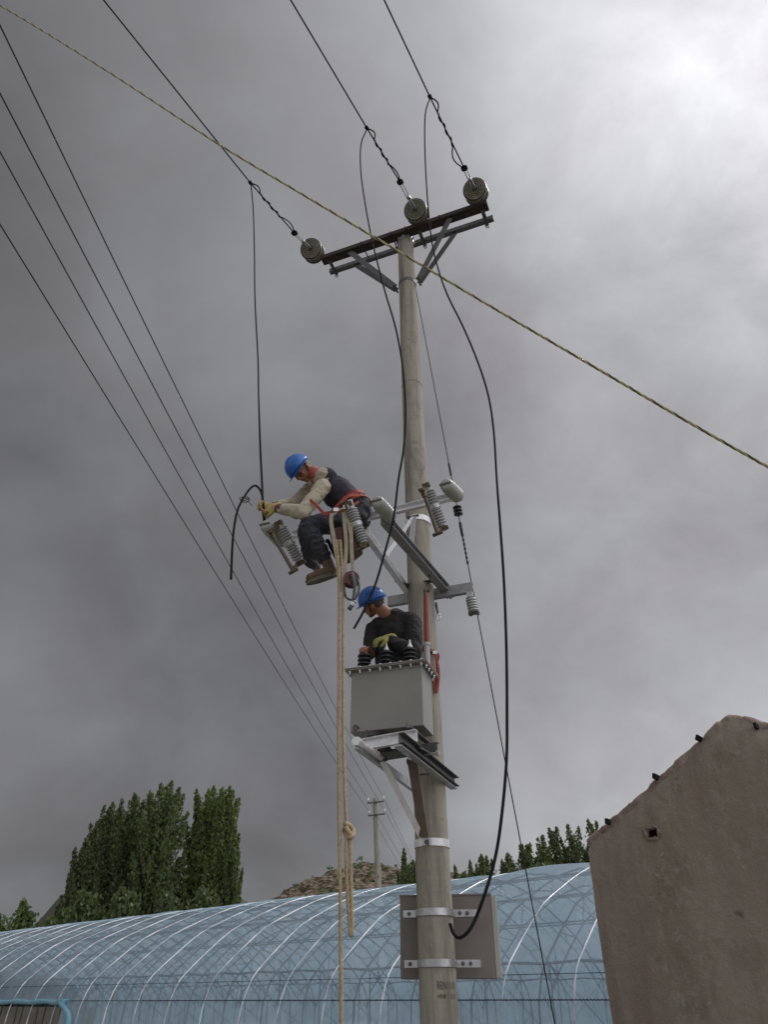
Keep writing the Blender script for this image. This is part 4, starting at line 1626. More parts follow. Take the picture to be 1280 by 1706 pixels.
# ------------------------------------------------------------------ arresters and fuse cutouts on the front crossbar
def arrester(label, back, front, r=0.057):
    t = thing('surge_arrester', label, 'arrester', back, 'smooth grey arresters on the front crossbar')
    ax_ = (front - back).normalized()
    L = (front - back).length
    m = MB()
    pr = [(0, r * 0.55), (0.01, r * 0.8)]
    for k in range(6):
        f = 0.06 + 0.12 * k
        pr += [(L * f, r * 0.96), (L * (f + 0.05), r * 1.04), (L * (f + 0.06), r * 1.04), (L * (f + 0.075), r * 0.94)]
    pr += [(L * 0.82, r * 0.98), (L * 0.93, r * 0.92), (L * 0.985, r * 0.72), (L, r * 0.55)]
    m.lathe(back, ax_, pr, 32)
    m.build('housing', M['arrester'], t, True, angle=60)
    m = MB()
    x_, y_ = perp(ax_)
    m.obox(front + ax_ * 0.002, UC, ax_, UC.cross(ax_).normalized(), r * 0.8, 0.006, r * 0.12)
    m.build('end_slot', M['galv_dark'], t)
    m = MB()
    m.cyl(back + ax_ * 0.005, back - ax_ * 0.06, 0.012, 8)
    m.cyl(back - ax_ * 0.002, back - ax_ * 0.02, 0.024, 6)
    m.build('stud', M['galv_dark'], t)
    return t


arrester('smooth grey surge arrester below the upper worker\'s hands, leftmost of three', AY(471, 905, 5.33), AY(441, 873, 5.05))
arrester('smooth grey surge arrester between the upper worker and the shaft', AY(652, 862, 5.05), AY(627, 834, 4.80))
arrester('smooth grey surge arrester at the right end of the front crossbar, right of the shaft', AY(764, 828, 4.90), AY(742, 806, 4.66))


def cutout(label, top, bot, tube_top, tube_bot, tube=True, r=0.043, group='ribbed fuse cutouts on the front crossbar'):
    t = thing('fuse_cutout', label, 'fuse cutout', (top + bot) / 2, group)
    ax_ = (bot - top).normalized()
    L = (bot - top).length
    pr = [(0, 0.02), (0.0, r * 0.7), (L * 0.06, r * 0.72)]

    def ribs(f0, f1, n):
        o = []
        for k in range(n):
            f = f0 + (f1 - f0) * k / n
            w = (f1 - f0) / n
            o += [(L * f, r * 0.72), (L * (f + w * 0.35), r * 1.12), (L * (f + w * 0.62), r * 1.12), (L * (f + w * 0.85), r * 0.75)]
        return o
    pr += ribs(0.08, 0.42, 5)
    pr += [(L * 0.43, r * 0.95), (L * 0.58, r * 0.98)]
    pr += ribs(0.60, 0.94, 5)
    pr += [(L * 0.96, r * 0.72), (L, r * 0.68), (L, 0.02)]
    m = MB()
    m.lathe(top, ax_, pr, 28)
    m.build('ribbed_insulator', M['porcelain'], t, True, angle=50)
    sd = ax_.cross(UF).normalized()
    fw = sd.cross(ax_).normalized()
    if fw.dot(UF) < 0:
        fw = -fw
    m = MB()
    m.obox(top - ax_ * 0.012, sd, ax_, fw, 0.03, 0.02, 0.03)
    m.bar(top - ax_ * 0.01, tube_top + (top - tube_top) * 0.05, 0.03, 0.012, up=sd)
    m.cyl(tube_top - ax_ * 0.05 - sd * 0.03, tube_top - ax_ * 0.05 + sd * 0.03, 0.008, 6)
    m.build('top_contact', M['brass'], t)
    m = MB()
    m.obox(bot + ax_ * 0.012, sd, ax_, fw, 0.03, 0.018, 0.03)
    m.bar(bot + ax_ * 0.01, tube_bot, 0.03, 0.012, up=sd)
    m.cyl(tube_bot + ax_ * 0.02 - sd * 0.04, tube_bot + ax_ * 0.02 + sd * 0.04, 0.014, 8)
    m.cyl(bot + ax_ * 0.015 - sd * 0.045, bot + ax_ * 0.015 + sd * 0.045, 0.016, 8)
    m.build('hinge', M['brass'], t)
    if tube:
        m = MB()
        m.tube([tube_top - ax_ * 0.02, tube_bot + ax_ * 0.02], 0.0155, 14)
        m.build('fuse_tube', M['tube_brown'], t, True, angle=40)
        m = MB()
        m.cyl(tube_top - ax_ * 0.05, tube_top + ax_ * 0.02, 0.022, 12)
        m.tube([tube_top - ax_ * 0.03 + fw * 0.02 + sd * 0.022 * math.cos(a) + fw * 0.022 * math.sin(a) for a in np.linspace(0, 2 * math.pi, 12)], 0.005, 5)
        m.build('fuse_cap', M['brass'], t, True, angle=40)
    m = MB()
    midp = top + ax_ * L * 0.5
    m.lathe(midp - ax_ * 0.016, ax_, [(0, r), (0, r * 1.12), (0.032, r * 1.12), (0.032, r)], 20)
    m.bar(midp - fw * 0.04, midp - fw * 0.11, 0.035, 0.03)
    m.build('mounting_clip', M['galv'], t)
    return t


cutout('ribbed fuse cutout with brown tube left of the upper worker\'s knee', AY(466, 874, 5.08), AY(499, 936, 5.22), AY(455, 893, 4.98), AY(487, 948, 5.10))
cutout('ribbed fuse cutout just behind the upper worker\'s red harness belt', AY(583, 843, 4.78), AY(606, 906, 4.86), AY(578, 846, 4.68), AY(600, 910, 4.8), tube=False)
cutout('ribbed fuse cutout with brown tube in front of the shaft\'s right edge', AY(712, 812, 4.74), AY(737, 878, 4.84), AY(707, 824, 4.62), AY(728, 885, 4.74))
for px_, py_ in ((495, 893), (731, 833), (610, 868)):
    pass

# ------------------------------------------------------------------ transformer box
BUC = Vector((math.cos(math.radians(19)), -math.sin(math.radians(19)), 0))
BUF = Vector((-math.sin(math.radians(19)), -math.cos(math.radians(19)), 0))
P_tr = AY(703, 1105, 5.565)
zt_box = P_tr.z
P_tl = AZ(585.7, 1119.5, zt_box)
P_br = AZ(722.8, 1126, zt_box)
zb_box = AY(705, 1208, 5.565).z
BW = (P_tl - P_tr).length
BD = (P_br - P_tr).length
BUC = (P_tr - P_tl).normalized()
BUF = Vector((BUC.y, -BUC.x, 0))
cb = P_tr - BUC * BW / 2 - BUF * BD / 2
cb.z = zb_box
tb = thing('transformer_box', 'grey steel transformer box with dark bushings on its bolted lid', 'transformer', cb)
HB_ = zt_box - zb_box
m = MB()
m.obox(cb + Z * (HB_ / 2), BUC, BUF, Z, BW / 2, BD / 2, HB_ / 2)
m.build('tank', M['box'], tb, bevel=0.006)
m = MB()
fo = 0.045
m.obox(cb + Z * (HB_ + 0.004), BUC, BUF, Z, BW / 2 + fo, BD / 2 + fo, 0.004)
m.obox(cb + Z * (HB_ + 0.0145), BUC, BUF, Z, BW / 2 + fo + 0.004, BD / 2 + fo + 0.004, 0.005)
m.build('lid', M['box'], tb, bevel=0.002)
ptsb = []
for k in range(8):
    f = (k + 0.5) / 8 * 2 - 1
    for sg in (-1, 1):
        ptsb.append(BUC * (f * (BW / 2 + fo)) + BUF * sg * (BD / 2 + fo - 0.018))
for k in range(4):
    f = (k + 0.5) / 4 * 2 - 1
    for sg in (-1, 1):
        ptsb.append(BUC * sg * (BW / 2 + fo - 0.018) + BUF * (f * (BD / 2 + 0.01)))
bme = None
for q in ptsb:
    if bme is None:
        m = MB()
        p0 = cb + q + Z * HB_
        m.cyl(p0 - Z * 0.030, p0 + Z * 0.028, 0.005, 8)
        m.cyl(p0 - Z * 0.016, p0 - Z * 0.002, 0.011, 6)
        m.cyl(p0 + Z * 0.0200, p0 + Z * 0.030, 0.011, 6)
        bme = m.build('bolt', M['galv'], tb)
        q0 = q
    else:
        o = bme.copy()
        COL.objects.link(o)
        o.parent = tb
        o.location = q - q0
for px_, yo in ((611, 5.74), (648, 5.66), (687, 5.58)):
    pass
for k, f in enumerate((-0.70, -0.06, 0.62)):
    p0 = cb + Z * (HB_ + 0.02) + BUC * (f * BW / 2) + BUF * 0.085
    m = MB()
    r1 = 0.057
    pr = [(0, 0.03), (0.004, 0.042)]
    for j in range(4):
        pr += [(0.010 + 0.036 * j, 0.032), (0.016 + 0.036 * j, r1), (0.024 + 0.036 * j, r1 + 0.001), (0.034 + 0.036 * j, 0.036)]
    pr += [(0.150, 0.03), (0.158, 0.012)]
    m.lathe(p0, Z, pr, 24)
    bo = m.build('bushing', M['bushing'], tb, True, angle=50)
    m = MB()
    m.lathe(p0 + Z * 0.156, Z, [(0, 0.022), (0.012, 0.022), (0.015, 0.016), (0.032, 0.014), (0.034, 0.009), (0.066, 0.007), (0.068, 0.003)], 14)
    m.build('terminal', M['galv_white'], bo, True, angle=40)
for f in (-0.3, 0.45, -0.85):
    m = MB()
    p0 = cb + Z * (HB_ + 0.02) + BUC * (f * BW / 2) + BUF * (BD / 2 - 0.03)
    m.tube([p0 + BUC * 0.014 * math.cos(a) + Z * (0.014 * math.sin(a) + 0.004) for a in np.linspace(0, math.pi, 9)], 0.003, 5)
    m.build('lid_clip', M['galv'], tb)
m = MB()
m.tube([cb + Z * 0.03 - BUC * (BW / 2 - 0.05) + BUF * (BD / 2 + 0.012) + BUC * 0.018 * math.cos(a) + Z * 0.02 * math.sin(a) for a in np.linspace(0.2, 5.2, 12)], 0.005, 5)
m.cyl(cb + Z * 0.03 - BUC * (BW / 2 - 0.07) + BUF * (BD / 2 - 0.01), cb + Z * 0.03 - BUC * (BW / 2 - 0.07) + BUF * (BD / 2 + 0.03), 0.008, 8)
m.build('ground_lug', M['galv_dark'], tb)
# red lead in a grey socket on the lid's right corner
rp = AY(712, 1094, 5.66)
rp.z = cb.z + HB_ + 0.02
rl_ = thing('red_lead', 'upright red insulated lead rising from a grey socket on the box corner', 'cable', rp)
m = MB()
m.lathe(rp, Z, [(0, 0.02), (0, 0.024), (0.17, 0.024), (0.17, 0.03), (0.195, 0.03), (0.197, 0.02)], 18)
m.build('socket', M['porcelain'], rl_, True, angle=40)
rtop = AY(709.5, 991, 5.62)
m = MB()
m.tube([rp + Z * 0.19, rp + (rtop - rp) * 0.6, rtop], [0.022, 0.021, 0.019], 16)
m.build('sleeve', M['red'], rl_, True, angle=40)
m = MB()
m.tube([rtop, rtop + Z * 0.03, rtop + Z * 0.07 - X * 0.004], [0.018, 0.012, 0.006], 10)
m.obox(rtop + Z * 0.035 + UC * 0.01, UC, UF, Z, 0.028, 0.004, 0.014)
m.build('terminal', M['brass'], rl_)

# ------------------------------------------------------------------ lower bracket
ZL = 3.14
lbk = thing('lower_bracket', 'lower galvanised steel bracket carrying the transformer box on the pole', 'bracket', pole_c(ZL))
a1, b1 = AZ(757, 1303, ZL), AZ(664, 1229, ZL)
a2, b2 = AZ(700, 1318, ZL), AZ(597, 1240, ZL)
m = MB()
m.channel(a1, b1, 0.075, 0.045, 0.007, Z, side=-1)
m.build('arm', M['galv_dark'], lbk, bevel=0.0015)
m = MB()
ofs = Vector((0.0, 0.0, 0.0)) + UC * 0.046
m.prism(a1 + UC * -0.006 - Z * 0.052, b1 + UC * -0.006 - Z * 0.052, [(-0.03, -0.005), (0.03, -0.005), (0.03, 0.005), (-0.03, 0.005)])
m.build('arm_flange', M['galv'], lbk)
m = MB()
m.channel(a2, b2, 0.06, 0.035, 0.006, Z, side=1)
m.build('arm', M['galv'], lbk, bevel=0.0015)
m = MB()
m.tube([AZ(596, 1236, ZL + 0.02), AZ(636, 1262, ZL + 0.02)], 0.026, 14)
m.cyl(AZ(593, 1234, ZL + 0.02), AZ(600, 1239, ZL + 0.02), 0.034, 6)
m.build('pipe_stub', M['galv_white'], lbk, True, angle=40)
zcr = ZL + 0.085
c1, c2 = AZ(604, 1242, zcr), AZ(696, 1226, zcr)
m = MB()
m.channel(c1, c2, 0.085, 0.04, 0.006, Z, side=1)
m.build('front_crossbar', M['galv_white'], lbk, bevel=0.0015)
dep = -UF * 0.30
m = MB()
m.channel(c1 + dep, c2 + dep + UC * 0.05, 0.07, 0.04, 0.006, Z, side=-1)
m.build('rear_crossbar', M['galv_dark'], lbk, bevel=0.0015)
for f in (0.12, 0.85):
    m = MB()
    p = c1 + (c2 - c1) * f + Z * 0.052
    m.angle(p + UF * 0.06, p - UF * 0.44, 0.045, 0.006, up=Z)
    m.build('box_rail', M['galv_dark'], lbk)
m = MB()
m.bar(c1 + dep * 0.5 - Z * 0.06 + UC * 0.02, c2 + dep * 0.5 - Z * 0.06, 0.16, 0.01)
m.build('tread_plate', M['galv_dark'], lbk)
# long clamp bolts beside the shaft
for (px_, py_) in ((694, 1276), (713, 1256)):
    m = MB()
    p = AZ(px_, py_, ZL + 0.02)
    m.cyl(p - UC * 0.06, p + UC * 0.08, 0.010, 8)
    m.cyl(p + UC * 0.07, p + UC * 0.09, 0.022, 6)
    m.build('clamp_rod', M['galv'], lbk)
zbr = AY(725, 1401, PY - 0.15).z
b = band(zbr, 0.055, th=0.006)
b.build('clamp_band', M['galv_white'], lbk, True, angle=30)
b = band(ZL + 0.0, 0.012, th=0.003)
b.build('thin_band', M['galv_dark'], lbk, True, angle=30)
foot = AY(703, 1394, 6.06)
m = MB()
m.obox(AY(711, 1402, 6.08), UC, UF, Z, 0.03, 0.02, 0.028)
m.build('band_lug', M['galv'], lbk, bevel=0.002)
m = MB()
m.cyl(AY(711, 1402, 6.0), AY(711, 1402, 6.12), 0.012, 8)
m.cyl(AY(711, 1402, 6.035), AY(711, 1402, 6.05), 0.02, 6)
m.build('band_bolt', M['galv_dark'], lbk)
t1 = AZ(637, 1266, ZL)
m = MB()
m.bar(t1, foot, 0.046, 0.006, up=UF)
m.bar(t1 - UC * 0.023 - UF * 0.018, foot - UC * 0.023 - UF * 0.018, 0.006, 0.042, up=UF)
m.build('diagonal_brace', M['galv_white'], lbk)
t2 = AZ(687, 1268, ZL)
m = MB()
m.bar(t2, foot + UC * 0.02, 0.075, 0.02, up=UF)
m.build('diagonal_brace', M['tube_brown'], lbk, bevel=0.002)  # brown puts the shade on this steel strut into its colour
for p in (t1, t2 + UC * 0.01, AZ(748, 1300, ZL - 0.03)):
    m = MB()
    m.cyl(p - UC * 0.04, p + UC * 0.04, 0.012, 8)
    m.cyl(p - UC * 0.05, p - UC * 0.035, 0.024, 6)
    m.build('bolt', M['galv_dark'], lbk)

# ------------------------------------------------------------------ cabinet behind the shaft
cbn = thing('meter_cabinet', 'flat brown-grey metal cabinet strapped behind the lower shaft', 'cabinet', AY(748, 1632, 6.75))
CU = Vector((math.cos(math.radians(9)), -math.sin(math.radians(9)), 0))
CF = Vector((CU.y, -CU.x, 0))
ztc = AY(748, 1492, 6.50).z
zbc = AY(748, 1630, 6.50).z
xl, xr = AY(667, 1560, 6.56), AY(822, 1560, 6.44)
cw = (xr - xl).length
ccen = (xl + xr) / 2
ccen.z = (ztc + zbc) / 2
m = MB()
m.obox(ccen - CF * 0.10, CU, CF, Z, cw / 2, 0.10, (ztc - zbc) / 2)
m.build('body', M['panel'], cbn, bevel=0.004)
m = MB()
m.obox(ccen - CF * 0.10 + CU * (cw / 2 + 0.021), CU, CF, Z, 0.019, 0.09, (ztc - zbc) / 2 - 0.004)
m.build('door_edge', M['panel_edge'], cbn, bevel=0.003)
m = MB()
m.obox(ccen - CF * 0.1 + Z * ((ztc - zbc) / 2 + 0.006), CU, CF, Z, cw / 2 + 0.004, 0.106, 0.006)
m.build('cap', M['panel'], cbn)
for py_ in (1517, 1603):
    z_ = AY(725, py_, 6.14).z
    c = pole_c(z_)
    r = pole_r(z_) + 0.006
    m = MB()
    arc = []
    for a in np.linspace(-1.65, 1.65, 25):
        arc.append(c + CU * math.sin(a) * r + CF * math.cos(a) * r)
    pts2 = [c - CU * (r + 0.10) - CF * 0.03] + [c - CU * (r + 0.004) - CF * 0.03] + arc + [c + CU * (r + 0.004) - CF * 0.03] + [c + CU * (r + 0.17) - CF * 0.03]
    h = 0.024
    n0 = len(pts2)
    outp = []
    for i, p in enumerate(pts2):
        tdir = (pts2[min(i + 1, n0 - 1)] - pts2[max(i - 1, 0)]).normalized()
        nn = tdir.cross(Z).normalized()
        if nn.dot(CF) < 0 and 3 < i < n0 - 4:
            nn = -nn
        outp.append((p, nn))
    for (p, nn) in outp:
        nn = (p - c)
        nn.z = 0
        nn = nn.normalized() * 0.004
        m.v += [p - Z * h, p + Z * h, p + nn + Z * h, p + nn - Z * h]
    for i in range(n0 - 1):
        for k in range(4):
            m.f.append((4 * i + k, 4 * i + (k + 1) % 4, 4 * (i + 1) + (k + 1) % 4, 4 * (i + 1) + k))
    m.build('strap', M['galv'], cbn, False)
    for s_ in (-(r + 0.06), r + 0.045, r + 0.10):
        m = MB()
        p = c + CU * s_ - CF * 0.03
        m.cyl(p - CF * 0.08, p + CF * 0.03, 0.010, 8)
        m.cyl(p + CF * 0.006, p + CF * 0.016, 0.014, 6)
        m.build('bolt', M['galv_dark'], cbn)
    m = MB()
    m.obox(c + CU * (r + 0.10) - CF * 0.075, CU, CF, Z, 0.09, 0.035, 0.022)
    m.obox(c - CU * (r + 0.05) - CF * 0.075, CU, CF, Z, 0.05, 0.035, 0.022)
    m.build('strap_bracket', M['panel'], cbn)

# ------------------------------------------------------------------ ropes
def rope(name, label, pts, ys, r, mat='rope', group=None, turns=70, n=10):
    P = [AY(p[0], p[1], y) if not isinstance(p, Vector) else p for p, y in zip(pts, ys)]
    P, _ = catmull(P, n)
    m = MB()
    m.tube(P, r * 0.8, 8)
    # lay strands as shallow helices
    cum = [0]
    for a, b in zip(P[:-1], P[1:]):
        cum.append(cum[-1] + (b - a).length)
    L = cum[-1]
    steps = int(L * turns)
    for ph in (0, 2.094, 4.189):
        q = []
        j = 0
        for k in range(steps + 1):
            s = L * k / steps
            while j < len(P) - 2 and cum[j + 1] < s:
                j += 1
            f = (s - cum[j]) / max(1e-9, cum[j + 1] - cum[j])
            c = P[j].lerp(P[j + 1], min(1, max(0, f)))
            x_, y_ = perp(P[j + 1] - P[j])
            a = s / (r * 7.5) * 2 * math.pi / 1.0 + ph
            q.append(c + (x_ * math.cos(a) + y_ * math.sin(a)) * r * 0.42)
        m.tube(q, r * 0.62, 5)
    o = m.build(name, M[mat], None, True)
    tag(o, label, 'rope', group)
    return o


GRP = 'hand lines hanging from the upper worker'
YR = 4.85
rope('hand_line', 'beige hand line hanging straight to the ground, left of the knotted one', [(561, 900), (565, 960), (565, 1040), (564.5, 1200), (565, 1350), (567, 1480), (568, 1600), (569, 1706), (569, 1990)],
     [4.8] * 9, 0.012, group=GRP)
rope('hand_line', 'beige hand line ending in a knotted bight, right of the straight one', [(567, 900), (571, 960), (572, 1040), (572, 1200), (575, 1320), (578, 1380), (576.5, 1420), (579, 1480), (582, 1530), (583.5, 1552), (585.5, 1558), (587, 1545), (586, 1500), (585, 1450), (584, 1400), (586, 1385)],
     [4.8] * 16, 0.012, group=GRP)
kn = MB()
kc = AY(580, 1385, 4.78)
kp = [(574, 1372), (582, 1374), (589, 1384), (587, 1393), (580, 1394), (574, 1384), (576, 1378), (583, 1388), (588, 1393)]
kn.tube([AY(p[0], p[1], 4.80 - 0.02 * math.cos(i * 1.9)) for i, p in enumerate(kp)], 0.014, 10, 6)
tag(kn.build('rope_knot', M['rope'], None, True), 'thick knot tied low in the right hanging hand line', 'knot')

# guy rope across the picture: three twisted strands, yellow and dark
gy_pts = [(-160, -75), (0, 10), (180, 120), (360, 238), (500, 322), (640, 405), (820, 512), (1000, 617), (1140, 699), (1280, 778), (1420, 853)]
gy = [AY(p[0], p[1], 3.55 - 0.15 * (i / 10)) for i, p in enumerate(gy_pts)]
tail0 = gy[0] + (gy[0] - gy[1]).normalized() * 3
tail1 = gy[-1] + (gy[-1] - gy[-2]).normalized() * 3
gy = [tail0] + gy + [tail1]
Pg, _ = catmull(gy, 30)
cum = [0]
for a, b in zip(Pg[:-1], Pg[1:]):
    cum.append(cum[-1] + (b - a).length)
gt = thing('twisted_rope', 'twisted yellow and olive rope stretched diagonally across the sky in front of the pole', 'rope', gy[5])
for ph, mt in ((0, 'strand_y'), (2.09, 'strand_d'), (4.19, 'strand_y')):
    q = []
    for k, c in enumerate(Pg[:-1]):
        x_, y_ = perp(Pg[k + 1] - Pg[k])
        a = cum[k] / 0.16 * 2 * math.pi + ph
        q.append(c + (x_ * math.cos(a) + y_ * math.sin(a)) * 0.0043)
    Q = []
    m = MB()
    # resample finely
    qq, _ = catmull(q, 2)
    m.tube(qq, 0.0052, 6)
    m.build('strand', M[mt], gt, True)

# ================================================================== WORKERS
def capsule(m, a, b, ra_, rb_, seg=16, flat=None, axis=None):
    """closed tapered limb with round ends; flat squeezes along axis"""
    a, b = Vector(a), Vector(b)
    d = b - a
    L = d.length
    d.normalize()
    if axis is None:
        x_, y_ = perp(d)
    else:
        x_ = (axis - d * axis.dot(d)).normalized()
        y_ = d.cross(x_)
    fx = flat if flat else 1.0
    rings = []
    for t_ in (-0.98, -0.8, -0.45, 0.0):
        rings.append((ra_ * t_, ra_ * math.sqrt(max(0.0, 1 - t_ * t_))))
    for t_ in (0.25, 0.5, 0.75):
        rings.append((L * t_, ra_ + (rb_ - ra_) * t_))
    for t_ in (0.0, 0.45, 0.8, 0.98):
        rings.append((L + rb_ * t_, rb_ * math.sqrt(max(0.0, 1 - t_ * t_))))
    vs_ = []
    for h, r in rings:
        for k in range(seg):
            an = 2 * math.pi * k / seg
            vs_.append(a + d * h + x_ * (math.cos(an) * r * fx) + y_ * (math.sin(an) * r))
    fs = []
    n = len(rings)
    for i in range(n - 1):
        for k in range(seg):
            k2 = (k + 1) % seg
            fs.append((i * seg + k, i * seg + k2, (i + 1) * seg + k2, (i + 1) * seg + k))
    fs.append(tuple(range(seg - 1, -1, -1)))
    fs.append(tuple((n - 1) * seg + k for k in range(seg)))
    m.add(vs_, fs)


def limb(m, pts, rad, **k):
    for i in range(len(pts) - 1):
        capsule(m, pts[i], pts[i + 1], rad[i], rad[i + 1], **k)


def head_shapes(m, C, f, u, s, neck):
    """C centre of the rim plane of the helmet"""
    m.ell(C - u * 0.015 - f * 0.005, s, f, u, 0.075, 0.094, 0.105)
    m.ell(C - u * 0.080 + f * 0.030, s, f, u, 0.056, 0.058, 0.050)
    m.ell(C - u * 0.060 + f * 0.012, s, f, u, 0.066, 0.070, 0.055)
    m.ell(C - u * 0.122 + f * 0.062, s, f, u, 0.024, 0.022, 0.020)         # chin
    m.ell(C - u * 0.026 + f * 0.078, s, f, u, 0.050, 0.018, 0.012)         # brow
    capsule(m, C - u * 0.032 + f * 0.088, C - u * 0.068 + f * 0.108, 0.009, 0.013)   # nose
    m.ell(C - u * 0.072 + f * 0.098, s, f, u, 0.018, 0.010, 0.008)
    m.ell(C - u * 0.091 + f * 0.085, s, f, u, 0.024, 0.012, 0.006)         # lips
    m.ell(C - u * 0.100 + f * 0.083, s, f, u, 0.021, 0.012, 0.006)
    for sg in (-1, 1):
        m.ell(C - u * 0.058 + f * 0.068 + s * sg * 0.036, s, f, u, 0.022, 0.020, 0.018)   # cheek
        m.ell(C - u * 0.050 - f * 0.010 + s * sg * 0.075, s, f, u, 0.012, 0.020, 0.032)   # ear
    limb(m, [C - u * 0.06 - f * 0.025, neck], [0.054, 0.062])


def helmet(parent, C, f, u, s, label=None):
    m = MB()
    nu, nv = 40, 12
    rs, rf_, ru = 0.106, 0.126, 0.122
    g_ = []
    for j in range(nv + 1):
        t_ = j / nv * math.pi / 2
        for i in range(nu):
            a = 2 * math.pi * i / nu
            ct = math.cos(t_) ** 0.9 if j < nv else 0.001
            bump = 1 + 0.03 * max(0, math.cos(a * 1.0)) * 0
            ridge = 0.006 * max(0, 1 - abs(math.sin(a)) * 5) * math.sin(t_) ** 0.5 * (1 if j > 1 else 0)
            g_.append(C - u * 0.004 + s * rs * ct * math.sin(a) + f * rf_ * ct * math.cos(a) + u * (ru * math.sin(t_) ** 0.95 + ridge))
    m.add(g_, [(j * nu + i, j * nu + (i + 1) % nu, (j + 1) * nu + (i + 1) % nu, (j + 1) * nu + i) for j in range(nv) for i in range(nu)])
    # brim: flares all round, long at the front
    b0 = len(m.v)
    br_ = []
    for i in range(nu):
        a = 2 * math.pi * i / nu
        fr = max(0, math.cos(a)) ** 1.6
        o = 0.012 + 0.028 * fr
        dr = s * math.sin(a) + f * math.cos(a)
        p = C - u * 0.004 + s * rs * math.sin(a) + f * rf_ * math.cos(a)
        br_ += [p, p + dr * o - u * (0.006 + 0.008 * fr), p + dr * o - u * (0.010 + 0.008 * fr), p - dr * 0.003 - u * 0.006]
    fs = []
    for i in range(nu):
        i2 = (i + 1) % nu
        for k in range(3):
            fs.append((4 * i + k, 4 * i2 + k, 4 * i2 + k + 1, 4 * i + k + 1))
    m.add(br_, fs)
    h = m.build('helmet', M['helmet'], parent, True, angle=60)
    hm_ = h.modifiers.new('thick', 'SOLIDIFY')
    hm_.thickness = 0.004
    st = MB()
    for sg in (-1, 1):
        st.tube([C + s * sg * 0.095 - u * 0.0, C + s * sg * 0.078 - u * 0.06 + f * 0.02, C - u * 0.135 + f * 0.045 + s * sg * 0.02], 0.0045, 5, 5)
    st.build('chin_strap', M['black'], h, True)
    return h


def eyes(parent, C, f, u, s):
    for sg in (-1, 1):
        m = MB()
        m.ell(C - u * 0.044 + f * 0.082 + s * sg * 0.032, s, f, u, 0.013, 0.008, 0.006)
        m.build('eye', M['hair'], parent, True)


def hair(parent, C, f, u, s):
    m = MB()
    m.ell(C - u * 0.005 - f * 0.018, s, f, u, 0.082, 0.090, 0.100)
    m.ell(C - u * 0.045 - f * 0.045, s, f, u, 0.070, 0.050, 0.055)
    m.flesh('hair', M['hair'], parent, 0.006, 3, wrinkle=0.006, wscale=45)


def hand_shapes(m, wrist, fdir, palm_n, grip=1.0, side=1, sc=1.0, glove=0.0):
    """palm with four curled fingers and a thumb; fdir along the hand, palm_n out of the palm"""
    f = fdir.normalized()
    n = (palm_n - f * palm_n.dot(f)).normalized()
    s = f.cross(n) * side
    g_ = glove
    c = wrist + f * 0.045 * sc
    m.ell(c, s, f, n, (0.042 + g_) * sc, (0.055 + g_) * sc, (0.018 + g_) * sc)
    capsule(m, wrist - f * 0.03, wrist + f * 0.02, 0.026 + g_, 0.028 + g_)
    lens = (0.075, 0.085, 0.080, 0.062)
    for k in range(4):
        off = s * (0.030 - 0.020 * k) * sc
        p0 = wrist + f * 0.075 * sc + off
        L = lens[k] * sc
        b = grip * (1.0 + 0.1 * k)
        d1 = (f * math.cos(0.5 * b) + n * math.sin(0.5 * b))
        d2 = (f * math.cos(1.5 * b) + n * math.sin(1.5 * b))
        d3 = (f * math.cos(2.3 * b) + n * math.sin(2.3 * b))
        p1 = p0 + d1 * L * 0.45
        p2 = p1 + d2 * L * 0.33
        p3 = p2 + d3 * L * 0.26
        limb(m, [p0 - f * 0.02, p0, p1, p2, p3], [0.010 + g_, 0.0105 + g_, 0.0095 + g_, 0.009 + g_, 0.008 + g_], seg=10)
    t0 = wrist + f * 0.02 * sc + s * 0.030 * sc
    t1 = t0 + (s * 0.6 + f * 0.6 + n * 0.35).normalized() * 0.038 * sc
    t2 = t1 + (f * 0.75 + n * 0.6 + s * 0.05).normalized() * 0.032 * sc
    t3 = t2 + (f * 0.6 + n * 0.7 - s * 0.25).normalized() * 0.025 * sc
    limb(m, [t0, t1, t2, t3], [0.015 + g_, 0.0125 + g_, 0.011 + g_, 0.0095 + g_], seg=10)


def basis(C, pf, y):
    f = (AY(pf[0], pf[1], y) - C).normalized()
    return f


# ---------------- upper worker, sitting on the front crossbar
w1 = thing('person', 'worker in blue helmet, beige shirt and dark vest sitting on the upper bracket', 'person', AY(596, 872, 5.16))
J = dict(
    pel=AY(594, 854, 5.17), wai=AY(580, 836, 5.17), che=AY(560, 820, 5.17), upp=AY(541, 806, 5.18), neck=AY(524, 789, 5.18),
    ls=AY(538, 811, 5.01), le=AY(505, 853, 4.93), lw=AY(461, 847, 5.08),
    rs=AY(529, 804, 5.35), re=AY(492, 838, 5.40), rw=AY(452, 845, 5.24),
    lh=AY(591, 862, 5.07), lk=AY(512, 876, 4.97), la=AY(545, 936, 5.03),
    rh=AY(591, 860, 5.28), rk=AY(509, 886, 5.34), ra=AY(517, 930, 5.34),
)
C1 = AY(498, 779, 5.17)
f1 = (AY(498 - 13, 779 + 15.2, 5.13) - C1).normalized()
u1 = (AY(498 - 15.2, 779 - 13, 5.13) - C1)
u1 = (u1 - f1 * u1.dot(f1)).normalized()
s1 = f1.cross(u1).normalized()
hd1 = (AY(420, 847, 5.15) - J['lw']).normalized()
hd1r = (AY(420, 843, 5.19) - J['rw']).normalized()
m = MB()
head_shapes(m, C1, f1, u1, s1, J['neck'])
capsule(m, J['pel'] + Vector((0, -0.07, 0)), J['pel'] + Vector((0, 0.07, 0)), 0.115, 0.115)
limb(m, [J['pel'], J['wai'], J['che']], [0.12, 0.115, 0.13])
capsule(m, J['upp'] + Vector((0, -0.11, 0)), J['upp'] + Vector((0, 0.10, 0)), 0.068, 0.068)
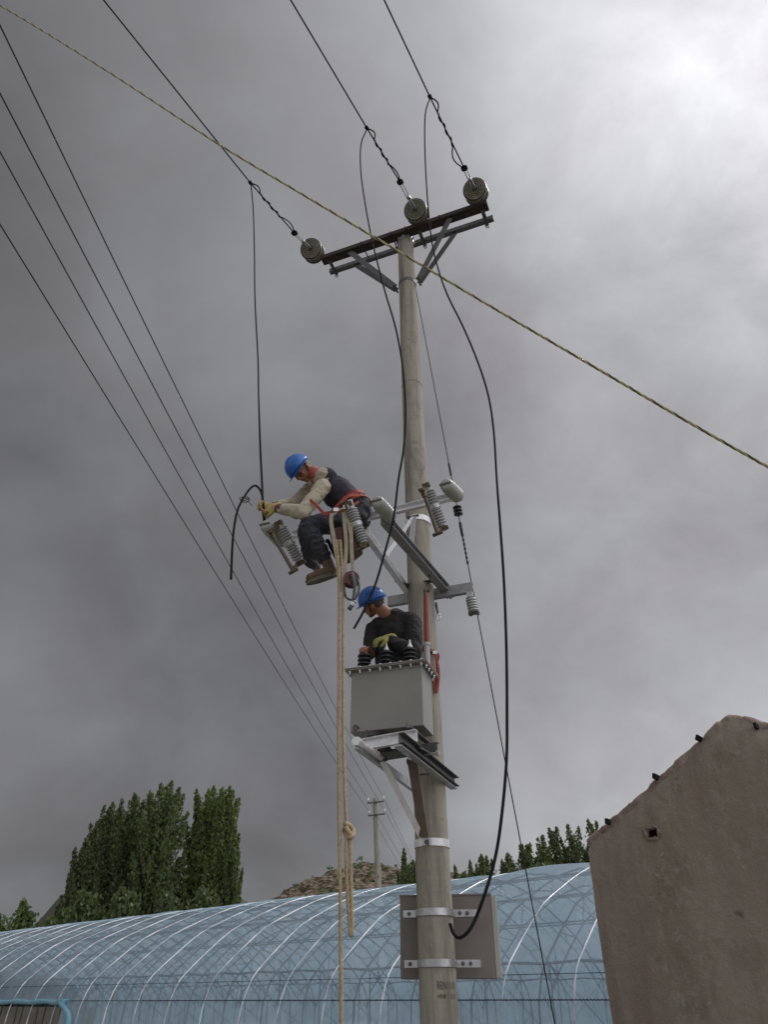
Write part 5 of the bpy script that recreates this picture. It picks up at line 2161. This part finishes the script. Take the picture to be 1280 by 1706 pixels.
limb(m, [J['che'], J['upp'], J['neck']], [0.115, 0.08, 0.055])
for k in ('l', 'r'):
    limb(m, [J[k + 's'], J[k + 'e'], J[k + 'w']], [0.050, 0.042, 0.028])
    limb(m, [J[k + 'h'], J[k + 'k'], J[k + 'a']], [0.080, 0.052, 0.036])
hand_shapes(m, J['lw'], hd1, Vector((0.1, 0.9, -0.2)), 0.85, side=1)
hand_shapes(m, J['rw'], hd1r, Vector((0.1, -0.9, -0.2)), 0.85, side=-1)
body1 = m.flesh('body', M['skin'], w1, 0.0065, 4)
eyes(w1, C1, f1, u1, s1)
helmet(w1, C1, f1, u1, s1)
hair(w1, C1, f1, u1, s1)
# shirt: sleeves, shoulders, front
m = MB()
capsule(m, J['upp'] + Vector((0, -0.12, -0.01)), J['upp'] + Vector((0, 0.11, -0.01)), 0.076, 0.076)
limb(m, [J['wai'], J['che'], J['upp']], [0.118, 0.125, 0.092])
capsule(m, J['upp'], J['neck'] * 0.6 + J['upp'] * 0.4, 0.08, 0.062)
for k in ('l', 'r'):
    e_ = J[k + 'e']
    w_ = J[k + 'w']
    limb(m, [J[k + 's'], J[k + 's'].lerp(e_, 0.5), e_, e_.lerp(w_, 0.45), e_.lerp(w_, 0.78)], [0.068, 0.062, 0.058, 0.052, 0.045])
    capsule(m, e_ - Z * 0.015, e_.lerp(w_, 0.3) - Z * 0.02, 0.052, 0.047)
m.flesh('shirt', M['shirt'], w1, 0.0075, 5, wrinkle=0.013, wscale=11)
m = MB()
for k, wv in (('l', hd1), ('r', hd1r)):
    e_, w_ = J[k + 'e'], J[k + 'w']
    capsule(m, e_.lerp(w_, 0.76), e_.lerp(w_, 0.92), 0.044, 0.039)
m.flesh('cuff', M['cuff'], w1, 0.006, 3, wrinkle=0.005, wscale=22)
for k, hd, pn, sd in (('l', hd1, Vector((0.1, 0.9, -0.2)), 1), ('r', hd1r, Vector((0.1, -0.9, -0.2)), -1)):
    m = MB()
    hand_shapes(m, J[k + 'w'], hd, pn, 0.85, side=sd, glove=0.0035)
    capsule(m, J[k + 'w'] - hd * 0.055, J[k + 'w'] + hd * 0.01, 0.041, 0.035)
    m.flesh('glove', M['glove_t'], w1, 0.0045, 2, wrinkle=0.003, wscale=35)
# vest over the back and chest
m = MB()
limb(m, [J['wai'] + Vector((0.0, 0, -0.005)), J['che'] + Vector((0.006, 0, 0.0)), J['upp'] + Vector((0.020, 0, 0.008))], [0.130, 0.140, 0.106])
capsule(m, J['upp'] + Vector((0.030, -0.100, -0.004)), J['upp'] + Vector((0.030, 0.090, -0.004)), 0.084, 0.084)
m.flesh('vest', M['vest'], w1, 0.008, 5, wrinkle=0.010, wscale=8, seed=4)
m = MB()
capsule(m, J['neck'] + Vector((0.016, -0.02, -0.022)), J['neck'] + Vector((0.016, 0.02, -0.022)), 0.060, 0.060)
m.flesh('collar', M['collar'], w1, 0.006, 3, wrinkle=0.004, wscale=20)
# trousers
m = MB()
capsule(m, J['pel'] + Vector((0, -0.08, -0.005)), J['pel'] + Vector((0, 0.08, -0.005)), 0.122, 0.122)
limb(m, [J['pel'], J['wai']], [0.130, 0.126])
for k in ('l', 'r'):
    h_, n_, a_ = J[k + 'h'], J[k + 'k'], J[k + 'a']
    limb(m, [h_, h_.lerp(n_, 0.5), n_, n_.lerp(a_, 0.4), n_.lerp(a_, 0.88 if k == 'l' else 1.12)], [0.098, 0.084, 0.066, 0.062, 0.056])
m.flesh('trousers', M['trousers'], w1, 0.008, 4, wrinkle=0.022, wscale=11, seed=2)


def boot(parent, ankle, heel, toe, up):
    m = MB()
    d = (toe - heel).normalized()
    sd = d.cross(up).normalized()
    up2 = sd.cross(d).normalized()
    L = (toe - heel).length
    limb(m, [ankle + up2 * 0.06, ankle, heel + up2 * 0.045 + d * 0.035], [0.044, 0.046, 0.043])
    limb(m, [heel + up2 * 0.045 + d * 0.03, heel + d * L * 0.55 + up2 * 0.045, toe - d * 0.045 + up2 * 0.035], [0.040, 0.040, 0.033])
    m.flesh('boot', M['boot'], parent, 0.006, 4, wrinkle=0.004, wscale=18)
    m = MB()
    n = 26
    out = []
    for i in range(n):
        a = 2 * math.pi * i / n
        ca, sa = math.cos(a), math.sin(a)
        wdt = 0.040 if ca > 0 else 0.034
        out.append((heel + toe) / 2 + d * (ca * L / 2) + sd * (sa * wdt * (1 - 0.12 * abs(ca))))
    vs_ = [p + up2 * 0.018 for p in out] + [p - up2 * 0.012 for p in out]
    fs = [(i, (i + 1) % n, n + (i + 1) % n, n + i) for i in range(n)] + [tuple(range(n)), tuple(range(2 * n - 1, n - 1, -1))]
    m.add(vs_, fs)
    m.build('sole', M['sole'], parent, bevel=0.003)


boot(w1, J['la'], AY(562, 957, 5.03), AY(510, 972, 4.98), Z)
boot(w1, J['ra'], AY(521, 934, 5.40), AY(521, 934, 5.40) + Vector((0.02, 0.26, 0.05)), Z)
# harness: waist belt, thigh straps, hanging ends
m = MB()
wb = J['wai'] * 0.45 + J['pel'] * 0.55
axw = (J['wai'] - J['pel']).normalized()
sdw = Vector((0, 1, 0))
fww = axw.cross(sdw).normalized()


def strap_ring(m, c, a_dir, b_dir, n_dir, ra_, rb_, w, th=0.004, a0=0, a1=2 * math.pi, seg=32):
    b0 = len(m.v)
    for i in range(seg + 1):
        a = a0 + (a1 - a0) * i / seg
        d = a_dir * math.cos(a) + b_dir * math.sin(a)
        p = c + a_dir * math.cos(a) * ra_ + b_dir * math.sin(a) * rb_
        m.v += [p - n_dir * w / 2, p + n_dir * w / 2, p + n_dir * w / 2 + d * th, p - n_dir * w / 2 + d * th]
    for i in range(seg):
        for k in range(4):
            m.f.append((b0 + 4 * i + k, b0 + 4 * i + (k + 1) % 4, b0 + 4 * (i + 1) + (k + 1) % 4, b0 + 4 * (i + 1) + k))


strap_ring(m, wb, fww, sdw, axw, 0.137, 0.212, 0.038, 0.008)
strap_ring(m, wb - axw * 0.055, fww, sdw, axw, 0.140, 0.218, 0.022, 0.008)
m.build('harness_belt', M['orange'], w1)
def ribbon(m, pts, w, th=0.003, n=5, wd=None):
    P, _ = catmull([Vector(p) for p in pts], n)
    b0 = len(m.v)
    for i, p in enumerate(P):
        t_ = (P[min(i + 1, len(P) - 1)] - P[max(i - 1, 0)]).normalized()
        side = (wd if wd else X)
        side = (side - t_ * side.dot(t_)).normalized()
        nn = t_.cross(side)
        m.v += [p - side * w / 2 - nn * th, p + side * w / 2 - nn * th, p + side * w / 2 + nn * th, p - side * w / 2 + nn * th]
    for i in range(len(P) - 1):
        for k in range(4):
            m.f.append((b0 + 4 * i + k, b0 + 4 * i + (k + 1) % 4, b0 + 4 * (i + 1) + (k + 1) % 4, b0 + 4 * (i + 1) + k))
    m.f.append((b0 + 3, b0 + 2, b0 + 1, b0))
    e = b0 + 4 * (len(P) - 1)
    m.f.append((e, e + 1, e + 2, e + 3))


m = MB()
ribbon(m, [AY(517, 833, 4.90), AY(528, 843, 4.87), AY(543, 857, 4.85), AY(555, 850, 4.82), AY(568, 836, 4.80), AY(582, 826, 4.82), AY(598, 824, 4.9)], 0.023, wd=Z)
ribbon(m, [AY(552, 853, 4.83), AY(566, 852, 4.80), AY(580, 846, 4.8), AY(598, 836, 4.86)], 0.020, wd=Z)
m.build('thigh_strap', M['orange'], w1)
m = MB()
p = AY(584, 838, 4.78)
m.tube([p + Vector((math.cos(a) * 0.016, 0, math.sin(a) * 0.030)) for a in np.linspace(0, 2 * math.pi, 15)], 0.005, 6)
p = AY(560, 849, 4.79)
m.obox(p, X, Y, Z, 0.020, 0.004, 0.015)
p = AY(575, 845, 4.79)
m.obox(p, X, Y, Z, 0.016, 0.004, 0.018)
m.build('buckle', M['galv_white'], w1)
# webbing slings round the crossbar that carry the hand lines
wbm = thing('webbing_sling', 'pale webbing slings looped over the crossbar under the upper worker', 'sling', AY(570, 868, 4.86))
for pts in ([(553, 855), (552, 870), (557, 900), (563, 940), (566, 975)], [(572, 846), (574, 870), (577, 905), (575, 945), (570, 985)],
            [(584, 850), (585, 880), (586, 915), (588, 955)], [(572, 850), (580, 870), (584, 890)], [(556, 858), (564, 850), (573, 846)]):
    m = MB()
    ribbon(m, [AY(p[0], p[1], 4.80) for p in pts], 0.028 if len(pts) > 3 else 0.02, wd=Vector((1, -0.3, 0)))
    m.build('strap', M['webbing'], wbm)
# leather tool bag
tbg = thing('tool_bag', 'dark brown leather tool bag hanging below the upper worker\'s hips', 'tool bag', AY(575, 905, 4.86))
m = MB()
tp = [AY(548, 880, 4.84), AY(594, 872, 4.84), AY(603, 910, 4.86), AY(586, 923, 4.86), AY(562, 931, 4.86), AY(555, 915, 4.86)]
bk_ = [p + Vector((0.01, 0.13, 0.0)) for p in tp]
n = len(tp)
m.add(tp + bk_, [tuple(range(n - 1, -1, -1)), tuple(range(n, 2 * n))] + [(i, (i + 1) % n, n + (i + 1) % n, n + i) for i in range(n)])
o = m.build('pouch', M['leather'], tbg, bevel=0.015)
m = MB()
ribbon(m, [AY(566, 880, 4.835), AY(568, 905, 4.845), AY(569, 927, 4.85)], 0.032, wd=X)
m.build('pouch_strap', M['cuff'], tbg)
m = MB()
m.tube([AY(560, 930, 4.99), AY(552, 912, 4.97), AY(546, 900, 4.95), AY(543, 904, 4.94)], [0.012, 0.016, 0.014, 0.006], 8, 4)
m.build('tool_handle', M['black'], tbg, True)
# pulley with hook hanging on its strap
pl = thing('pulley_block', 'dark pulley with steel hook hanging from a pale strap above the lower helmet', 'pulley', AY(585, 965, 4.8))
m = MB()
pc = AY(584, 966, 4.80)
m.lathe(pc - UF * 0.03 + X * -0.01, (UF + X * 0.5).normalized(), [(0, 0.02), (0, 0.058), (0.02, 0.05), (0.04, 0.05), (0.06, 0.058), (0.06, 0.02)], 24)
m.build('wheel', M['cuff'], pl, True, angle=40)
m = MB()
hp = [(586, 955), (590, 968), (591, 985), (589, 1000)]
m.tube([AY(p[0], p[1], 4.76) for p in hp], [0.016, 0.014, 0.012, 0.014], 8, 4)
m.obox(AY(589, 966, 4.755), X, Y, Z, 0.012, 0.006, 0.022)
m.tube([AY(p[0], p[1], 4.79) for p in ((574, 972), (574, 985), (578, 996), (587, 1000))], 0.009, 8, 5)
m.tube([AY(p[0], p[1], 4.78) for p in ((594, 962), (598, 972), (598, 985), (593, 996), (588, 1000))], 0.009, 8, 5)
m.tube([AY(p[0], p[1], 4.77) for p in ((589, 1002), (586, 1009), (582, 1015))], [0.02, 0.015, 0.017], 8, 3)
m.build('hook_frame', M['cable'], pl, True)
m = MB()
m.cyl(AY(586, 1009.5, 4.77), AY(589, 1001, 4.77), 0.018, 10)
m.build('hook_collar', M['galv_white'], pl, True)

# ---------------- lower worker, standing on the lower bracket behind the box
w2 = thing('person', 'worker in blue helmet and black long-sleeved top behind the transformer box', 'person', AZ(660, 1262, 3.25))
yb = 6.02
K = dict(
    pel=AY(666, 1112, 6.06), wai=AY(662, 1085, 6.02), che=AY(658, 1060, 5.98), upp=AY(660, 1032, 5.97), neck=AY(645, 1024, 5.96),
    rs=AY(622, 1049, 6.05), re=AY(616, 1088, 5.98), rw=AY(617, 1088, 5.86),
    ls=AY(688, 1037, 5.92), le=AY(689, 1088, 5.80), lw=AY(645, 1064, 5.76),
    lh=AY(684, 1125, 6.02), lk=AY(680, 1190, 5.98), la=AY(672, 1255, 6.02),
    rh=AY(652, 1125, 6.10), rk=AY(650, 1190, 6.04), ra=AY(647, 1252, 6.06),
)
for k in ('l', 'r'):
    a_ = K[k + 'a']
    a_.z = ZL + 0.18
    K[k + 'k'].z = ZL + 0.18 + 0.38
    K[k + 'h'].z = ZL + 0.18 + 0.38 + 0.42
K['la'].x, K['la'].y = 0.16, 5.95
K['ra'].x, K['ra'].y = -0.02, 6.0
K['lk'].x, K['lk'].y = 0.17, 5.93
K['rk'].x, K['rk'].y = -0.01, 5.98
K['lh'].x, K['lh'].y = 0.18, 6.03
K['rh'].x, K['rh'].y = 0.03, 6.07
K['pel'] = (K['lh'] + K['rh']) / 2 + Z * 0.06
K['wai'] = K['pel'].lerp(K['che'], 0.45)
C2 = AY(620, 1000, 5.93)
f2 = Vector((-0.86, 0.46, -0.16)).normalized()
u2 = (AY(614, 978, 5.875) - C2)
u2 = (u2 - f2 * u2.dot(f2)).normalized()
s2 = f2.cross(u2).normalized()
m = MB()
head_shapes(m, C2, f2, u2, s2, K['neck'])
capsule(m, K['pel'] + Vector((-0.06, 0, 0)), K['pel'] + Vector((0.06, 0, 0)), 0.11, 0.11)
limb(m, [K['pel'], K['wai'], K['che']], [0.115, 0.115, 0.125])
capsule(m, K['upp'] + (K['rs'] - K['upp']) * 0.65, K['upp'] + (K['ls'] - K['upp']) * 0.65, 0.08, 0.08)
limb(m, [K['che'], K['upp'], K['neck']], [0.12, 0.09, 0.062])
for k in ('l', 'r'):
    limb(m, [K[k + 's'], K[k + 'e'], K[k + 'w']], [0.055, 0.043, 0.028])
    limb(m, [K[k + 'h'], K[k + 'k'], K[k + 'a']], [0.085, 0.058, 0.040])
hl2 = (AY(612, 1067, 5.68) - K['lw']).normalized()
hr2 = (AY(606, 1076, 5.76) - K['rw']).normalized()
hand_shapes(m, K['lw'], hl2, Vector((-0.2, 0.3, -0.9)), 0.6, side=1)
hand_shapes(m, K['rw'], hr2, Vector((0.2, 0.3, -0.9)), 0.7, side=-1)
m.flesh('body', M['skin'], w2, 0.0065, 4)
eyes(w2, C2, f2, u2, s2)
helmet(w2, C2, f2, u2, s2)
hair(w2, C2, f2, u2, s2)
m = MB()
capsule(m, K['upp'] + (K['rs'] - K['upp']) * 0.72, K['upp'] + (K['ls'] - K['upp']) * 0.72, 0.088, 0.088)
limb(m, [K['pel'], K['wai'], K['che'], K['upp']], [0.13, 0.135, 0.142, 0.10])
limb(m, [K['ls'], K['ls'].lerp(K['le'], 0.5), K['le'], K['le'].lerp(K['lw'], 0.5), K['le'].lerp(K['lw'], 0.85)], [0.078, 0.080, 0.070, 0.062, 0.048])
limb(m, [K['rs'], K['rs'].lerp(K['re'], 0.5), K['re']], [0.074, 0.070, 0.056])
capsule(m, K['re'], K['re'].lerp(K['rw'], 0.3), 0.054, 0.048)
m.flesh('long_sleeved_top', M['tee'], w2, 0.0075, 5, wrinkle=0.012, wscale=9, seed=7)
m = MB()
capsule(m, K['pel'] + Vector((-0.07, 0, -0.01)), K['pel'] + Vector((0.07, 0, -0.01)), 0.126, 0.126)
for k in ('l', 'r'):
    h_, n_, a_ = K[k + 'h'], K[k + 'k'], K[k + 'a']
    limb(m, [h_, h_.lerp(n_, 0.5), n_, n_.lerp(a_, 0.5), n_.lerp(a_, 0.9)], [0.105, 0.096, 0.078, 0.074, 0.068])
m.flesh('trousers', M['trousers'], w2, 0.009, 4, wrinkle=0.013, wscale=9, seed=5)
for k, hd, pn, sd in (('l', hl2, Vector((-0.2, 0.3, -0.9)), 1),):
    m = MB()
    hand_shapes(m, K[k + 'w'], hd, pn, 0.6, side=sd, glove=0.004)
    capsule(m, K[k + 'w'] - hd * 0.05, K[k + 'w'] + hd * 0.01, 0.044, 0.034)
    m.flesh('glove', M['glove_y'], w2, 0.0045, 2, wrinkle=0.003, wscale=35)
for k in ('l', 'r'):
    a_ = K[k + 'a']
    hl_ = a_ + Vector((0.05, 0.05, -0.085))
    boot(w2, a_, hl_, hl_ + Vector((-0.07, -0.27, 0)), Z)
# orange pole belt of the lower worker, round the shaft
zo = AY(722, 1090, PY).z
c = pole_c(zo)
m = MB()
for dz, w_ in ((0.0, 0.035),):
    tilt = Vector((0.25, 0.0, 1)).normalized()
    strap_ring(m, c + Vector((0, 0, dz)), (X - tilt * X.dot(tilt)).normalized(), Y, tilt, pole_r(zo) + 0.012, pole_r(zo) + 0.004, w_, 0.008)
m.build('pole_belt', M['orange'], w2)
ps = thing('safety_strap', 'slack red and orange safety straps bunched against the right side of the shaft', 'strap', AY(724, 1120, 6.2))
for pts in ([(716, 1083), (724, 1088), (729, 1105), (731, 1125), (728, 1150), (725, 1153)], [(714, 1092), (720, 1110), (724, 1135), (726, 1152)], [(722, 1084), (728, 1100), (729, 1125), (727, 1140)]):
    m = MB()
    ribbon(m, [AY(p[0], p[1], 6.17) for p in pts], 0.024, 0.005, wd=Vector((1, 0.6, 0)))
    m.build('strap_loop', M['orange'] if pts[0][0] != 714 else M['red'], ps)
m = MB()
m.obox(AY(725, 1087, 6.15), X, Y, Z, 0.02, 0.006, 0.014)
m.build('buckle', M['galv_white'], ps)

if bpy.data.scenes.get('workshop'):
    bpy.data.scenes.remove(bpy.data.scenes['workshop'])
for o in COL.objects:
    if o.name.startswith('line_conductor') and 'label' not in o:
        o['label'] = 'black line conductor'
